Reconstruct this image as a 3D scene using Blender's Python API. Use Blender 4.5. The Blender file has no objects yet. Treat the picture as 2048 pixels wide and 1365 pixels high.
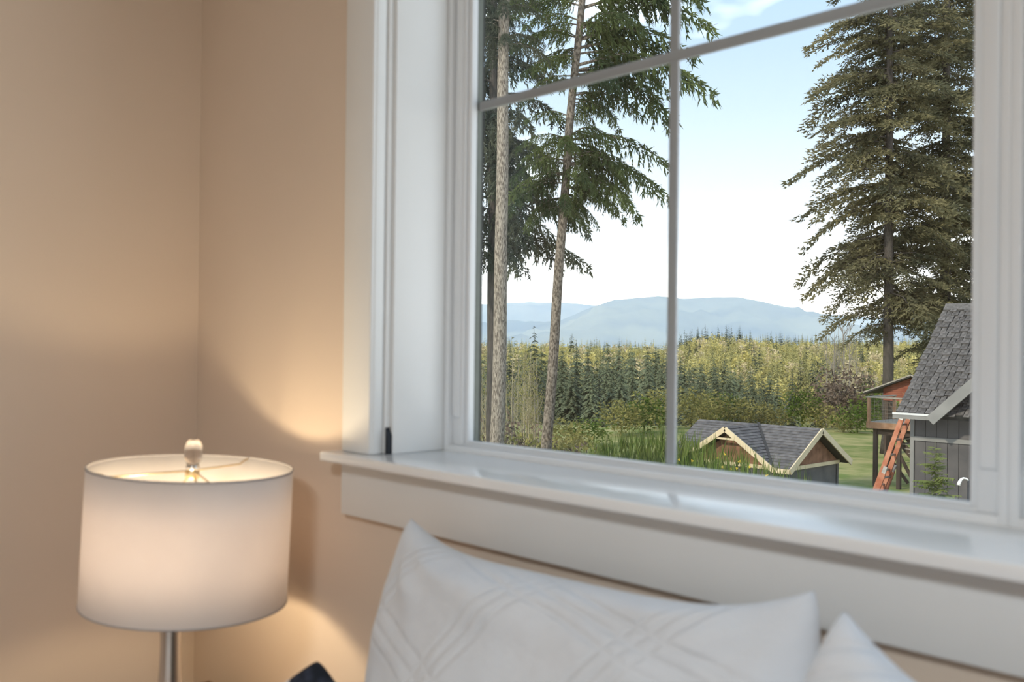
import bpy, bmesh, math, random
import numpy as np
from mathutils import Vector, Matrix, noise

random.seed(7)
rng = np.random.default_rng(7)
scene = bpy.context.scene
C = scene.collection
W, H = 2048, 1365

# ------------------------------------------------------------------ camera
FPX, YAW, PITCH, ROLL = 1900.0, 0.807, 0.0042, 0.0111
EYE = np.array([0.0, 0.0, 1.35])
cy, sy, cp, sp = math.cos(YAW), math.sin(YAW), math.cos(PITCH), math.sin(PITCH)
F3 = np.array([-sy * cp, cy * cp, sp])
R0 = np.array([cy, sy, 0.0])
U0 = np.cross(R0, F3)
R3 = math.cos(ROLL) * R0 + math.sin(ROLL) * U0
U3 = math.cos(ROLL) * U0 - math.sin(ROLL) * R0
cam_data = bpy.data.cameras.new('camera')
cam = bpy.data.objects.new('camera', cam_data)
C.objects.link(cam)
cam_data.sensor_width = 36.0
cam_data.lens = FPX / W * 36.0
cam_data.clip_start = 0.05
cam_data.clip_end = 20000
M = Matrix(((R3[0], U3[0], -F3[0], EYE[0]), (R3[1], U3[1], -F3[1], EYE[1]), (R3[2], U3[2], -F3[2], EYE[2]), (0, 0, 0, 1)))
cam.matrix_world = M
cam_data.dof.use_dof = True
cam_data.dof.focus_distance = 45.0
cam_data.dof.aperture_fstop = 5.6
scene.camera = cam

# ------------------------------------------------------------------ view, world, sun
vs = scene.view_settings
vs.view_transform = 'Standard'
vs.look = 'None'
vs.exposure = 0.0
vs.gamma = 1.0
vs.use_curve_mapping = False
scene.cycles.max_bounces = 6
scene.cycles.diffuse_bounces = 4
scene.cycles.use_adaptive_sampling = True
scene.cycles.adaptive_threshold = 0.035
scene.cycles.adaptive_min_samples = 16
scene.cycles.transparent_max_bounces = 12
scene.cycles.volume_bounces = 2
scene.cycles.caustics_reflective = False
scene.cycles.caustics_refractive = False
scene.cycles.sample_clamp_indirect = 6.0

SUN_STRENGTH = 3.8
SKY_STRENGTH = 3.5
ROOM_LIGHT = 52.0
BULB_LIGHT = 3.9


def build_world():
    w = bpy.data.worlds.new('sky')
    scene.world = w
    w.use_nodes = True
    nt = w.node_tree
    nt.nodes.clear()
    N = nt.nodes.new
    L = nt.links.new
    out = N('ShaderNodeOutputWorld')
    bg = N('ShaderNodeBackground')
    bg.inputs['Strength'].default_value = SKY_STRENGTH
    tc = N('ShaderNodeTexCoord')
    sep = N('ShaderNodeSeparateXYZ')
    L(tc.outputs['Generated'], sep.inputs[0])
    ramp = N('ShaderNodeValToRGB')
    e = ramp.color_ramp.elements
    e[0].position = 0.0
    e[0].color = (0.78, 0.80, 0.82, 1)
    e[1].position = 1.0
    e[1].color = (0.17, 0.245, 0.345, 1)
    for p, c in ((0.05, (0.88, 0.89, 0.90, 1)), (0.09, (0.52, 0.53, 0.54, 1)), (0.115, (0.335, 0.348, 0.362, 1)), (0.16, (0.268, 0.302, 0.340, 1)), (0.24, (0.225, 0.280, 0.336, 1)), (0.34, (0.192, 0.258, 0.330, 1)), (0.55, (0.185, 0.255, 0.345, 1))):
        k = e.new(p)
        k.color = c
    L(sep.outputs['Z'], ramp.inputs[0])
    mp = N('ShaderNodeMapping')
    mp.inputs['Scale'].default_value = (1.0, 1.0, 2.6)
    mp.inputs['Location'].default_value = (0.7, 6.6, 3.0)
    L(tc.outputs['Generated'], mp.inputs[0])
    nz = N('ShaderNodeTexNoise')
    nz.inputs['Scale'].default_value = 3.4
    nz.inputs['Detail'].default_value = 4
    nz.inputs['Roughness'].default_value = 0.58
    L(mp.outputs[0], nz.inputs['Vector'])
    cr = N('ShaderNodeValToRGB')
    cr.color_ramp.elements[0].position = 0.53
    cr.color_ramp.elements[0].color = (0, 0, 0, 1)
    cr.color_ramp.elements[1].position = 0.86
    cr.color_ramp.elements[1].color = (1, 1, 1, 1)
    L(nz.outputs['Fac'], cr.inputs[0])
    mix = N('ShaderNodeMix')
    mix.data_type = 'RGBA'
    L(cr.outputs[0], mix.inputs['Factor'])
    L(ramp.outputs[0], mix.inputs['A'])
    mix.inputs['B'].default_value = (0.98, 0.985, 1.0, 1)
    L(mix.outputs['Result'], bg.inputs['Color'])
    L(bg.outputs[0], out.inputs[0])


build_world()
sun_d = bpy.data.lights.new('sun', 'SUN')
sun = bpy.data.objects.new('sun', sun_d)
C.objects.link(sun)
sun_d.energy = SUN_STRENGTH
sun_d.angle = math.radians(2.0)
sun_d.color = (1.0, 0.90, 0.74)
sun_from = Vector((-0.10, -0.83, 0.56)).normalized()
sun.rotation_euler = sun_from.to_track_quat('Z', 'Y').to_euler()


# ------------------------------------------------------------------ helpers
def ray(px, py):
    return F3 + (px - W / 2) / FPX * R3 - (py - H / 2) / FPX * U3


def at(px, py, d):
    """world point seen at a pixel, d metres ahead of the lens"""
    return EYE + ray(px, py) * d


FW = np.array([-sy, cy, 0.0])
RT = np.array([cy, sy, 0.0])


def ground_at(px, d, z):
    """world point d metres ahead along the view bearing, at height z"""
    p = EYE + FW * d + RT * ((px - W / 2) / FPX * d)
    p[2] = z
    return p


def mat(name, col, col2=None, scale=6.0, rough=0.6, bump=0.0, bscale=None, spec=0.3, metal=0.0, detail=4, stretch=None, trans=0.0, lo=0.35, hi=0.65, rand=0.0):
    m = bpy.data.materials.new(name)
    m.use_nodes = True
    nt = m.node_tree
    b = nt.nodes['Principled BSDF']
    N = nt.nodes.new
    L = nt.links.new
    b.inputs['Roughness'].default_value = rough
    b.inputs['Specular IOR Level'].default_value = spec
    b.inputs['Metallic'].default_value = metal
    b.inputs['Base Color'].default_value = (*col, 1)
    tc = N('ShaderNodeTexCoord')
    src = tc.outputs['Object']
    if stretch:
        mp = N('ShaderNodeMapping')
        mp.inputs['Scale'].default_value = stretch
        L(src, mp.inputs[0])
        src = mp.outputs[0]
    colout = None
    if col2 is not None:
        nz = N('ShaderNodeTexNoise')
        nz.inputs['Scale'].default_value = scale
        nz.inputs['Detail'].default_value = detail
        L(src, nz.inputs['Vector'])
        cr = N('ShaderNodeValToRGB')
        cr.color_ramp.elements[0].position = lo
        cr.color_ramp.elements[0].color = (*col, 1)
        cr.color_ramp.elements[1].position = hi
        cr.color_ramp.elements[1].color = (*col2, 1)
        L(nz.outputs['Fac'], cr.inputs[0])
        colout = cr.outputs[0]
        L(colout, b.inputs['Base Color'])
    if rand and colout is not None:
        oi = N('ShaderNodeObjectInfo')
        mr = N('ShaderNodeMapRange')
        mr.inputs['To Min'].default_value = 1 - rand
        mr.inputs['To Max'].default_value = 1 + rand
        L(oi.outputs['Random'], mr.inputs['Value'])
        hs = N('ShaderNodeHueSaturation')
        L(mr.outputs[0], hs.inputs['Value'])
        L(colout, hs.inputs['Color'])
        colout = hs.outputs[0]
        L(colout, b.inputs['Base Color'])
    if bump:
        nb = N('ShaderNodeTexNoise')
        nb.inputs['Scale'].default_value = bscale or scale * 4
        nb.inputs['Detail'].default_value = 5
        L(src, nb.inputs['Vector'])
        bp = N('ShaderNodeBump')
        bp.inputs['Strength'].default_value = bump
        bp.inputs['Distance'].default_value = 0.01
        L(nb.outputs['Fac'], bp.inputs['Height'])
        L(bp.outputs[0], b.inputs['Normal'])
    if trans:
        tr = N('ShaderNodeBsdfTranslucent')
        tr.inputs['Color'].default_value = (*col, 1)
        if colout is not None:
            L(colout, tr.inputs['Color'])
        mx = N('ShaderNodeMixShader')
        mx.inputs[0].default_value = trans
        L(b.outputs[0], mx.inputs[1])
        L(tr.outputs[0], mx.inputs[2])
        L(mx.outputs[0], nt.nodes['Material Output'].inputs['Surface'])
    return m


def tag(o, label=None, cat=None, group=None, kind=None):
    if label:
        o['label'] = label
    if cat:
        o['category'] = cat
    if group:
        o['group'] = group
    if kind:
        o['kind'] = kind
    return o


def empty(name, loc, rz=0.0):
    o = bpy.data.objects.new(name, None)
    o.empty_display_size = 0.1
    C.objects.link(o)
    o.location = tuple(float(v) for v in loc)
    o.rotation_euler = (0, 0, rz)
    return o


def thing(name, label, cat, loc=(0, 0, 0), group=None, rz=0.0, kind=None):
    return tag(empty(name, loc, rz), label, cat, group, kind)


def root_offset(p):
    off = Vector((0, 0, 0))
    while p is not None:
        off += p.location
        p = p.parent
    return off


def link(name, me, parent=None, mats=(), world=True):
    """mesh in world coordinates -> object (child meshes are moved into the parent's frame)"""
    for m in mats:
        me.materials.append(m)
    o = bpy.data.objects.new(name, me)
    C.objects.link(o)
    if parent is not None:
        o.parent = parent
        if world:
            off = root_offset(parent)
            if off.length:
                me.transform(Matrix.Translation(-off))
    return o


def fast_mesh(name, V, Fs, smooth=False, mi=None):
    """V (n,3) array, Fs (m,3) or (m,4) array"""
    me = bpy.data.meshes.new(name)
    V = np.asarray(V, dtype=np.float32)
    Fs = np.asarray(Fs, dtype=np.int32)
    k = Fs.shape[1]
    me.vertices.add(len(V))
    me.vertices.foreach_set('co', V.ravel())
    me.loops.add(Fs.size)
    me.loops.foreach_set('vertex_index', Fs.ravel())
    me.polygons.add(len(Fs))
    me.polygons.foreach_set('loop_start', np.arange(0, Fs.size, k, dtype=np.int32))
    me.polygons.foreach_set('loop_total', np.full(len(Fs), k, dtype=np.int32))
    if smooth:
        me.polygons.foreach_set('use_smooth', np.ones(len(Fs), dtype=bool))
    if mi is not None:
        me.polygons.foreach_set('material_index', np.asarray(mi, dtype=np.int32))
    me.update(calc_edges=True)
    me.validate()
    return me


class MB:
    """collects simple solids into one mesh"""

    def __init__(self):
        self.v = []
        self.f = []
        self.sm = []
        self.mi = []
        self.m = 0

    def _add(self, vs, fs, smooth=False):
        o = len(self.v)
        self.v += [tuple(map(float, v)) for v in vs]
        for f in fs:
            self.f.append(tuple(i + o for i in f))
            self.sm.append(smooth)
            self.mi.append(self.m)
        return self

    def box(self, x0, x1, y0, y1, z0, z1):
        vs = [(x0, y0, z0), (x1, y0, z0), (x1, y1, z0), (x0, y1, z0), (x0, y0, z1), (x1, y0, z1), (x1, y1, z1), (x0, y1, z1)]
        return self._add(vs, [(0, 3, 2, 1), (4, 5, 6, 7), (0, 1, 5, 4), (1, 2, 6, 5), (2, 3, 7, 6), (3, 0, 4, 7)])

    def prism(self, poly, axis, a, b):
        """extrude a 2D polygon along an axis; poly holds the other two coordinates in xyz order"""
        n = len(poly)

        def pt(p, t):
            q = list(p)
            q.insert(axis, t)
            return q
        vs = [pt(p, a) for p in poly] + [pt(p, b) for p in poly]
        fs = [tuple(range(n)), tuple(range(2 * n - 1, n - 1, -1))]
        fs += [((i + 1) % n, i, n + i, n + (i + 1) % n) for i in range(n)]
        return self._add(vs, fs)

    def bar(self, p, q, w, h, up=(0, 0, 1)):
        """rectangular bar between two points"""
        p, q = Vector(p), Vector(q)
        d = (q - p).normalized()
        s = d.cross(Vector(up))
        if s.length < 1e-4:
            s = d.cross(Vector((1, 0, 0)))
        s.normalize()
        u = s.cross(d)
        c = [(-1, -1), (1, -1), (1, 1), (-1, 1)]
        vs = [p + s * (a * w / 2) + u * (b * h / 2) for a, b in c] + [q + s * (a * w / 2) + u * (b * h / 2) for a, b in c]
        return self._add(vs, [(0, 1, 2, 3), (7, 6, 5, 4), (1, 0, 4, 5), (2, 1, 5, 6), (3, 2, 6, 7), (0, 3, 7, 4)])

    def tube(self, pts, rad, n=8, caps=True):
        pts = [Vector(p) for p in pts]
        if not hasattr(rad, '__len__'):
            rad = [rad] * len(pts)
        vs, fs = [], []
        ref = None
        for i, p in enumerate(pts):
            d = (pts[min(i + 1, len(pts) - 1)] - pts[max(i - 1, 0)]).normalized()
            if ref is None:
                ref = d.cross(Vector((0, 0, 1)))
                if ref.length < 0.05:
                    ref = d.cross(Vector((1, 0, 0)))
            ref = (ref - d * ref.dot(d)).normalized()
            b = d.cross(ref)
            for k in range(n):
                a = 2 * math.pi * k / n
                vs.append(p + (ref * math.cos(a) + b * math.sin(a)) * rad[i])
        for i in range(len(pts) - 1):
            for k in range(n):
                fs.append((i * n + k, i * n + (k + 1) % n, (i + 1) * n + (k + 1) % n, (i + 1) * n + k))
        if caps:
            fs.append(tuple(range(n - 1, -1, -1)))
            fs.append(tuple((len(pts) - 1) * n + k for k in range(n)))
        return self._add(vs, fs, True)

    def lathe(self, prof, c, n=48, axis=None, close=True):
        """prof: (radius, height) list about a centre, optional tilted axis"""
        c = Vector(c)
        ax = Vector(axis).normalized() if axis is not None else Vector((0, 0, 1))
        s = ax.cross(Vector((0, 1, 0))).normalized()
        t = ax.cross(s)
        vs, fs = [], []
        for r, h in prof:
            for k in range(n):
                a = 2 * math.pi * k / n
                vs.append(c + ax * h + (s * math.cos(a) + t * math.sin(a)) * r)
        for i in range(len(prof) - 1):
            for k in range(n):
                fs.append((i * n + k, i * n + (k + 1) % n, (i + 1) * n + (k + 1) % n, (i + 1) * n + k))
        if close:
            fs.append(tuple(range(n)))
            fs.append(tuple((len(prof) - 1) * n + k for k in range(n - 1, -1, -1)))
        return self._add(vs, fs, True)

    def build(self, name, mats, parent=None, bevel=0.0, seg=2, recalc=True):
        me = bpy.data.meshes.new(name)
        me.from_pydata(self.v, [], self.f)
        me.polygons.foreach_set('use_smooth', self.sm)
        me.polygons.foreach_set('material_index', self.mi)
        if recalc:
            bm = bmesh.new()
            bm.from_mesh(me)
            bmesh.ops.recalc_face_normals(bm, faces=bm.faces)
            if bevel:
                bmesh.ops.bevel(bm, geom=[e for e in bm.edges], offset=bevel, segments=seg, profile=0.5, affect='EDGES')
                for f in bm.faces:
                    f.smooth = True
            bm.to_mesh(me)
            bm.free()
        me.update()
        if not isinstance(mats, (list, tuple)):
            mats = [mats]
        return link(name, me, parent, mats)


def struct(o):
    o['kind'] = 'structure'
    return o


# ------------------------------------------------------------------ materials (room)
m_wall = mat('wall_paint', (0.745, 0.615, 0.500), (0.76, 0.63, 0.515), 3, 0.75, spec=0.2, detail=1)
m_trim = mat('trim_paint', (0.80, 0.80, 0.79), (0.83, 0.83, 0.82), 4, 0.32, spec=0.45, detail=1)
m_sill = mat('sill_paint', (0.90, 0.90, 0.90), (0.92, 0.92, 0.92), 4, 0.15, spec=0.6, detail=1)
m_vinyl = mat('white_vinyl', (0.80, 0.81, 0.82), (0.82, 0.83, 0.84), 6, 0.35, spec=0.45, detail=1)
m_bar = mat('grille_shaded_white', (0.60, 0.60, 0.615), (0.63, 0.63, 0.645), 9, 0.45, 0.05, 40)  # white bars; their lack of room light is put into the grey
m_ceil = mat('ceiling_paint', (0.82, 0.80, 0.77), (0.84, 0.82, 0.79), 5, 0.85, detail=1)
m_floor = mat('oak_floor', (0.36, 0.22, 0.12), (0.46, 0.30, 0.17), 4, 0.4, stretch=(1, 12, 1), detail=2)
m_black = mat('black_plastic', (0.012, 0.015, 0.02), (0.02, 0.022, 0.028), 20, 0.5)
m_spacer = mat('spacer_metal', (0.16, 0.17, 0.14), (0.19, 0.20, 0.17), 30, 0.5, spec=0.4)
m_gasket = mat('rubber_gasket', (0.02, 0.02, 0.02), (0.03, 0.03, 0.03), 30, 0.6)


def glass_material():
    m = bpy.data.materials.new('window_glass')
    m.use_nodes = True
    nt = m.node_tree
    nt.nodes.clear()
    N = nt.nodes.new
    out = N('ShaderNodeOutputMaterial')
    tr = N('ShaderNodeBsdfTransparent')
    tr.inputs['Color'].default_value = (0.97, 0.985, 0.98, 1)
    gl = N('ShaderNodeBsdfGlossy')
    gl.inputs['Roughness'].default_value = 0.0
    fr = N('ShaderNodeFresnel')
    fr.inputs['IOR'].default_value = 1.35
    mx = N('ShaderNodeMixShader')
    nt.links.new(fr.outputs[0], mx.inputs[0])
    nt.links.new(tr.outputs[0], mx.inputs[1])
    nt.links.new(gl.outputs[0], mx.inputs[2])
    nt.links.new(mx.outputs[0], out.inputs[0])
    return m


m_glass = glass_material()

# ------------------------------------------------------------------ room shell
EZ = float(EYE[2])
XL, XR, YF, YB, ZC = -2.142, 2.7, 1.02, -3.3, 2.62
ST = EZ - 0.2013                      # top of the stool
XO0, XO1 = -1.3992, 0.673             # opening between jambs
ZO1 = EZ + 1.15                       # head of the opening
b = MB().box(XL - 0.15, XL, YB - 0.15, YF + 0.22, -0.1, ZC + 0.1)
struct(b.build('wall_left', m_wall))
b = MB()
b.box(XL, XO0 - 0.03, YF, YF + 0.22, 0, ZC).box(XO1 + 0.03, XR, YF, YF + 0.22, 0, ZC)
b.box(XO0 - 0.03, XO1 + 0.03, YF, YF + 0.22, 0, ST - 0.03).box(XO0 - 0.03, XO1 + 0.03, YF, YF + 0.22, ZO1 + 0.03, ZC)
struct(b.build('wall_front', m_wall))
struct(MB().box(XR, XR + 0.15, YB - 0.15, YF + 0.22, -0.1, ZC + 0.1).build('wall_right', m_wall))
struct(MB().box(XL, XR, YB - 0.15, YB, -0.1, ZC + 0.1).build('wall_back', m_wall))
struct(MB().box(XL, XR, YB, YF + 0.22, -0.12, 0.0).build('floor', m_floor))
struct(MB().box(XL, XR, YB, YF + 0.22, ZC, ZC + 0.12).build('ceiling', m_ceil))
struct(MB().box(XL, XL + 0.016, YB, YF, 0, 0.12).build('baseboard_left', m_trim, bevel=0.003))
struct(MB().box(XL + 0.016, XR, YF - 0.016, YF, 0, 0.12).build('baseboard_front', m_trim, bevel=0.003))

# window trim: side casings, head casing, stool, apron
YC = 1.0
XC0, XC1 = -1.5023, -1.4136


def casing(name, x0, x1, inner):
    r = struct(empty(name, ((x0 + x1) / 2, YC, ST)))
    MB().box(x0, x1, YC, YF, ST, ZO1 + 0.10).build('casing_board', m_trim, r, bevel=0.003)
    if inner > 0:   # stepped return between casing and jamb
        MB().box(x1 - 0.012, x1 + 0.0015, YC + 0.006, YC + 0.030, ST, ZO1).build('casing_bead', m_trim, r, bevel=0.003)
        MB().box(x1 - 0.002, x1 + 0.006, YC + 0.030, YC + 0.047, ST, ZO1).build('reveal_strip', m_trim, r, bevel=0.002)
        MB().box(x1 + 0.004, XO0 - 0.0002, YC + 0.0415, YC + 0.060, ST, ZO1).build('reveal_strip', m_trim, r, bevel=0.001)
    return r


casing('trim_1', XC0, XC1, 1)
casing('trim_2', XO1 + 0.0144, XO1 + 0.103, 0)
struct(MB().box(XC0 - 0.01, XO1 + 0.113, YC - 0.004, YF, ZO1 + 0.0, ZO1 + 0.12).build('trim_3', m_trim, bevel=0.003))
struct(MB().box(-1.5177, XO1 + 0.118, 0.9619, 1.1640, ST - 0.0175, ST).build('trim_4', m_sill, bevel=0.0035, seg=3))
struct(MB().box(XC0, XO1 + 0.103, YC, YF, EZ - 0.3186, ST - 0.0175).build('trim_5', m_trim, bevel=0.002))
# black wedge standing in the reveal at the foot of the casing
xw0, xw1 = XC1 + 0.0035, XO0 - 0.001
w = MB().prism([(xw0, ST), (xw1, ST), (xw1, ST + 0.034), (xw0 + 0.005, ST + 0.041), (xw0, ST + 0.056)], 1, YC + 0.0310, YC + 0.0412).build('corner_wedge', m_black)
tag(w, 'small black wedge standing on the sill in the casing groove', 'wedge')

# jambs and head of the opening
struct(MB().box(XO0 - 0.019, XO0, YC + 0.043, 1.235, ST, ZO1).build('jamb_left', m_trim, bevel=0.0015))
struct(MB().box(XO1, XO1 + 0.019, YC + 0.02, 1.235, ST, ZO1).build('jamb_right', m_trim, bevel=0.0015))
struct(MB().box(XO0, XO1, YC + 0.02, 1.235, ZO1, ZO1 + 0.019).build('jamb_head', m_trim, bevel=0.0015))


def window_unit(name, x0, x1, glass_label):
    """vinyl window: outer frame, stepped sash, glass with spacer, cross bars"""
    r = struct(empty(name, ((x0 + x1) / 2, 1.2, ST)))
    Y0 = 1.1613
    z0, z1 = ST - 0.010, ZO1
    fw = 0.0115

    def ring(nm, xa, xb, za, zb, wl, wb, y0, y1, m, bev=0.0015, wt=None):
        wt = wt or wl
        MB().box(xa, xa + wl, y0, y1, za, zb).build(nm, m, r, bevel=bev)
        MB().box(xb - wl, xb, y0, y1, za, zb).build(nm, m, r, bevel=bev)
        MB().box(xa + wl - 0.001, xb - wl + 0.001, y0, y1, za, za + wb).build(nm, m, r, bevel=bev)
        MB().box(xa + wl - 0.001, xb - wl + 0.001, y0, y1, zb - wt, zb).build(nm, m, r, bevel=bev)
    ring('frame', x0, x1, z0, z1, fw, 0.0200, Y0, 1.235, m_vinyl, wt=fw)
    # sash: face set back, and a bead next to the glass
    xs0, xs1 = x0 + fw, x1 - fw
    zs0 = ST + 0.0100
    ring('sash', xs0, xs1, zs0, z1 - fw, 0.028, 0.0042, Y0 + 0.013, 1.2105, m_vinyl, wt=0.028)
    xb0, xb1 = xs0 + 0.028, xs1 - 0.028
    zb0 = zs0 + 0.0042
    ring('glazing_bead', xb0, xb1, zb0, z1 - fw - 0.028, 0.0095, 0.0048, Y0 + 0.019, 1.196, m_vinyl, wt=0.0095)
    # pull rails on the stiles
    for xa, xb in ((xs0 + 0.003, xs0 + 0.021), (xs1 - 0.025, xs1 - 0.003)):
        MB().box(xa, xb, Y0 + 0.008, Y0 + 0.018, ST + 0.062, z1 - 0.15).build('pull_rail', m_vinyl, r, bevel=0.003)
    # insulating glass: spacer, gasket, panes
    xg0, xg1, zg0, zg1 = xb0 + 0.0095, xb1 - 0.0095, zb0 + 0.0048, z1 - fw - 0.0375
    ring('spacer', xg0 - 0.006, xg1 + 0.006, zg0 - 0.0125, zg1 + 0.006, 0.0065, 0.0065, 1.1965, 1.2080, m_spacer, 0)
    ring('gasket', xg0 - 0.004, xg1 + 0.004, zg0 - 0.0125, zg1 + 0.004, 0.0055, 0.0055, 1.2088, 1.2115, m_gasket, 0)
    for yy in (1.1955, 1.2083):
        me_o = MB()
        me_o._add([(xg0 - 0.003, yy, zg0 - 0.003), (xg1 + 0.003, yy, zg0 - 0.003), (xg1 + 0.003, yy, zg1 + 0.003), (xg0 - 0.003, yy, zg1 + 0.003)], [(0, 1, 2, 3)])
        g = me_o.build('pane', m_glass, r, recalc=False)
        g['label'] = glass_label
    # cross bars between the panes
    xm = (x0 + x1) / 2
    zb = EZ + 0.4525
    MB().box(xm - 0.0085, xm + 0.0085, 1.1990, 1.2055, zg0, zg1).build('grille_bar', m_bar, r, bevel=0.002)
    MB().box(xg0, xg1, 1.1985, 1.2060, zb - 0.0085, zb + 0.0085).build('grille_bar', m_bar, r, bevel=0.002)
    return r


XM = -0.3910
window_unit('window_1', XO0, XM, 'clear glass')
window_unit('window_2', XM, XO1, 'clear glass')

# ------------------------------------------------------------------ ceiling lamp of the room (out of the picture)
m_opal = bpy.data.materials.new('opal_glass')
m_opal.use_nodes = True
bo = m_opal.node_tree.nodes['Principled BSDF']
bo.inputs['Base Color'].default_value = (0.9, 0.9, 0.88, 1)
bo.inputs['Emission Color'].default_value = (1.0, 0.93, 0.86, 1)
bo.inputs['Emission Strength'].default_value = 2.0
LX, LY = 0.35, -1.25
cl = thing('ceiling_lamp', 'round opal flush ceiling lamp in the middle of the room', 'lamp', (LX, LY, ZC))
MB().lathe([(0.31, -0.03), (0.315, 0.0)], (LX, LY, ZC), 40).build('canopy', m_trim, cl)
MB().lathe([(0.02, -0.105), (0.15, -0.095), (0.25, -0.07), (0.30, -0.03)], (LX, LY, ZC), 40).build('diffuser', m_opal, cl)
ld = bpy.data.lights.new('ceiling_lamp_light', 'AREA')
ld.shape = 'DISK'
ld.size = 0.60
ld.energy = ROOM_LIGHT
ld.color = (0.87, 0.95, 1.0)
lo_ = bpy.data.objects.new('ceiling_lamp_light', ld)
C.objects.link(lo_)
lo_.location = (LX, LY, ZC - 0.115)

# ------------------------------------------------------------------ table lamp in the corner
m_shade = bpy.data.materials.new('linen_shade')
m_shade.use_nodes = True


def shade_material(m):
    nt = m.node_tree
    nt.nodes.clear()
    N = nt.nodes.new
    L = nt.links.new
    out = N('ShaderNodeOutputMaterial')
    df = N('ShaderNodeBsdfDiffuse')
    tr = N('ShaderNodeBsdfTranslucent')
    tc = N('ShaderNodeTexCoord')
    nz = N('ShaderNodeTexNoise')
    nz.inputs['Scale'].default_value = 9
    nz.inputs['Detail'].default_value = 5
    L(tc.outputs['Object'], nz.inputs['Vector'])
    cr = N('ShaderNodeValToRGB')
    cr.color_ramp.elements[0].position = 0.3
    cr.color_ramp.elements[0].color = (0.82, 0.77, 0.74, 1)
    cr.color_ramp.elements[1].position = 0.6
    cr.color_ramp.elements[1].color = (0.87, 0.83, 0.80, 1)
    L(nz.outputs['Fac'], cr.inputs[0])
    L(cr.outputs[0], df.inputs['Color'])
    tr.inputs['Color'].default_value = (0.65, 0.61, 0.62, 1)
    # woven relief
    w1 = N('ShaderNodeTexWave')
    w1.bands_direction = 'Z'
    w1.inputs['Scale'].default_value = 160
    w1.inputs['Distortion'].default_value = 1.5
    L(tc.outputs['Object'], w1.inputs['Vector'])
    bp = N('ShaderNodeBump')
    bp.inputs['Strength'].default_value = 0.12
    bp.inputs['Distance'].default_value = 0.002
    L(w1.outputs['Fac'], bp.inputs['Height'])
    L(bp.outputs[0], df.inputs['Normal'])
    mx = N('ShaderNodeMixShader')
    mx.inputs[0].default_value = 0.45
    L(df.outputs[0], mx.inputs[1])
    L(tr.outputs[0], mx.inputs[2])
    L(mx.outputs[0], out.inputs[0])


shade_material(m_shade)
m_rim = mat('shade_rim', (0.42, 0.39, 0.38), (0.46, 0.43, 0.42), 30, 0.7)
m_brass = mat('brass_wire', (0.62, 0.48, 0.28), (0.70, 0.56, 0.34), 30, 0.35, metal=0.9)
m_nickel = mat('brushed_nickel', (0.58, 0.54, 0.52), (0.66, 0.62, 0.60), 40, 0.26, metal=1.0, stretch=(1, 1, 0.05))
m_chrome = mat('chrome', (0.75, 0.75, 0.75), (0.8, 0.8, 0.8), 30, 0.08, metal=1.0)
m_crystal = bpy.data.materials.new('crystal')
m_crystal.use_nodes = True
bc = m_crystal.node_tree.nodes['Principled BSDF']
bc.inputs['Transmission Weight'].default_value = 1.0
bc.inputs['Roughness'].default_value = 0.03
bc.inputs['IOR'].default_value = 1.5
bc.inputs['Base Color'].default_value = (0.97, 0.94, 0.92, 1)
m_bulb = bpy.data.materials.new('bulb_glass')
m_bulb.use_nodes = True
nb = m_bulb.node_tree
nb.nodes.clear()
n_o, n_e, n_t, n_a = (nb.nodes.new(k) for k in ('ShaderNodeOutputMaterial', 'ShaderNodeEmission', 'ShaderNodeBsdfTransparent', 'ShaderNodeAddShader'))
n_e.inputs['Color'].default_value = (1.0, 0.80, 0.52, 1)
n_e.inputs['Strength'].default_value = 3.0
nb.links.new(n_e.outputs[0], n_a.inputs[0])
nb.links.new(n_t.outputs[0], n_a.inputs[1])
nb.links.new(n_a.outputs[0], n_o.inputs['Surface'])

SS = 0.936
TOP = Vector((-1.752 * SS, 0.827 * SS, EZ - 0.2436 * SS))
AX = Vector((0.0321, 0.0274, 1.0)).normalized()
SH, RT_, RB_ = 0.2573 * SS, 0.19 * SS, 0.191 * SS
dn = ray(341, 1300)
kk = 1.655
NX, NY = float(dn[0] * kk), float(dn[1] * kk)
NST = 0.60                                   # nightstand top
lamp = thing('table_lamp', 'lit table lamp with white drum shade and nickel stem in the corner', 'lamp', (NX, NY, NST))
sb = MB()
sb.lathe([(RB_, -SH), (RB_ - 0.0003, -SH * 0.66), ((RT_ + RB_) / 2, -SH * 0.33), (RT_, 0.0), (RT_ - 0.0016, 0.0), ((RT_ + RB_) / 2 - 0.0016, -SH * 0.33), (RB_ - 0.0019, -SH * 0.66), (RB_ - 0.0016, -SH), (RB_, -SH)], TOP, 96, AX, close=False)
o = sb.build('lamp_shade', m_shade, lamp)
o['label'] = 'white linen drum shade'
for hh, rr in ((0.0, RT_), (-SH, RB_)):
    MB().lathe([(rr - 0.0018, hh - 0.0016), (rr + 0.0009, hh - 0.0016), (rr + 0.0009, hh + 0.0012), (rr - 0.0018, hh + 0.0012), (rr - 0.0018, hh - 0.0016)], TOP, 96, AX, close=False).build('shade_rim', m_rim, o)
sx = AX.cross(Vector((0, 1, 0))).normalized()
sy_ = AX.cross(sx)
hub = TOP - AX * 0.006
for a0 in (math.radians(220), math.radians(72), math.radians(-58)):
    dr = Vector(tuple(RT * math.cos(a0) + FW * math.sin(a0)))
    dr = (dr - AX * dr.dot(AX)).normalized()
    MB().tube([hub + dr * 0.010, hub + dr * (RT_ - 0.03) - AX * 0.004, hub + dr * (RT_ - 0.020), hub + dr * (RT_ - 0.004) + AX * 0.004], 0.0016, 8).build('spider_arm', m_brass, lamp)
MB().lathe([(0.011, -0.014), (0.0125, -0.012), (0.0125, 0.0), (0.011, 0.002)], hub, 24, AX).build('spider_hub', m_brass, lamp)
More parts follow.
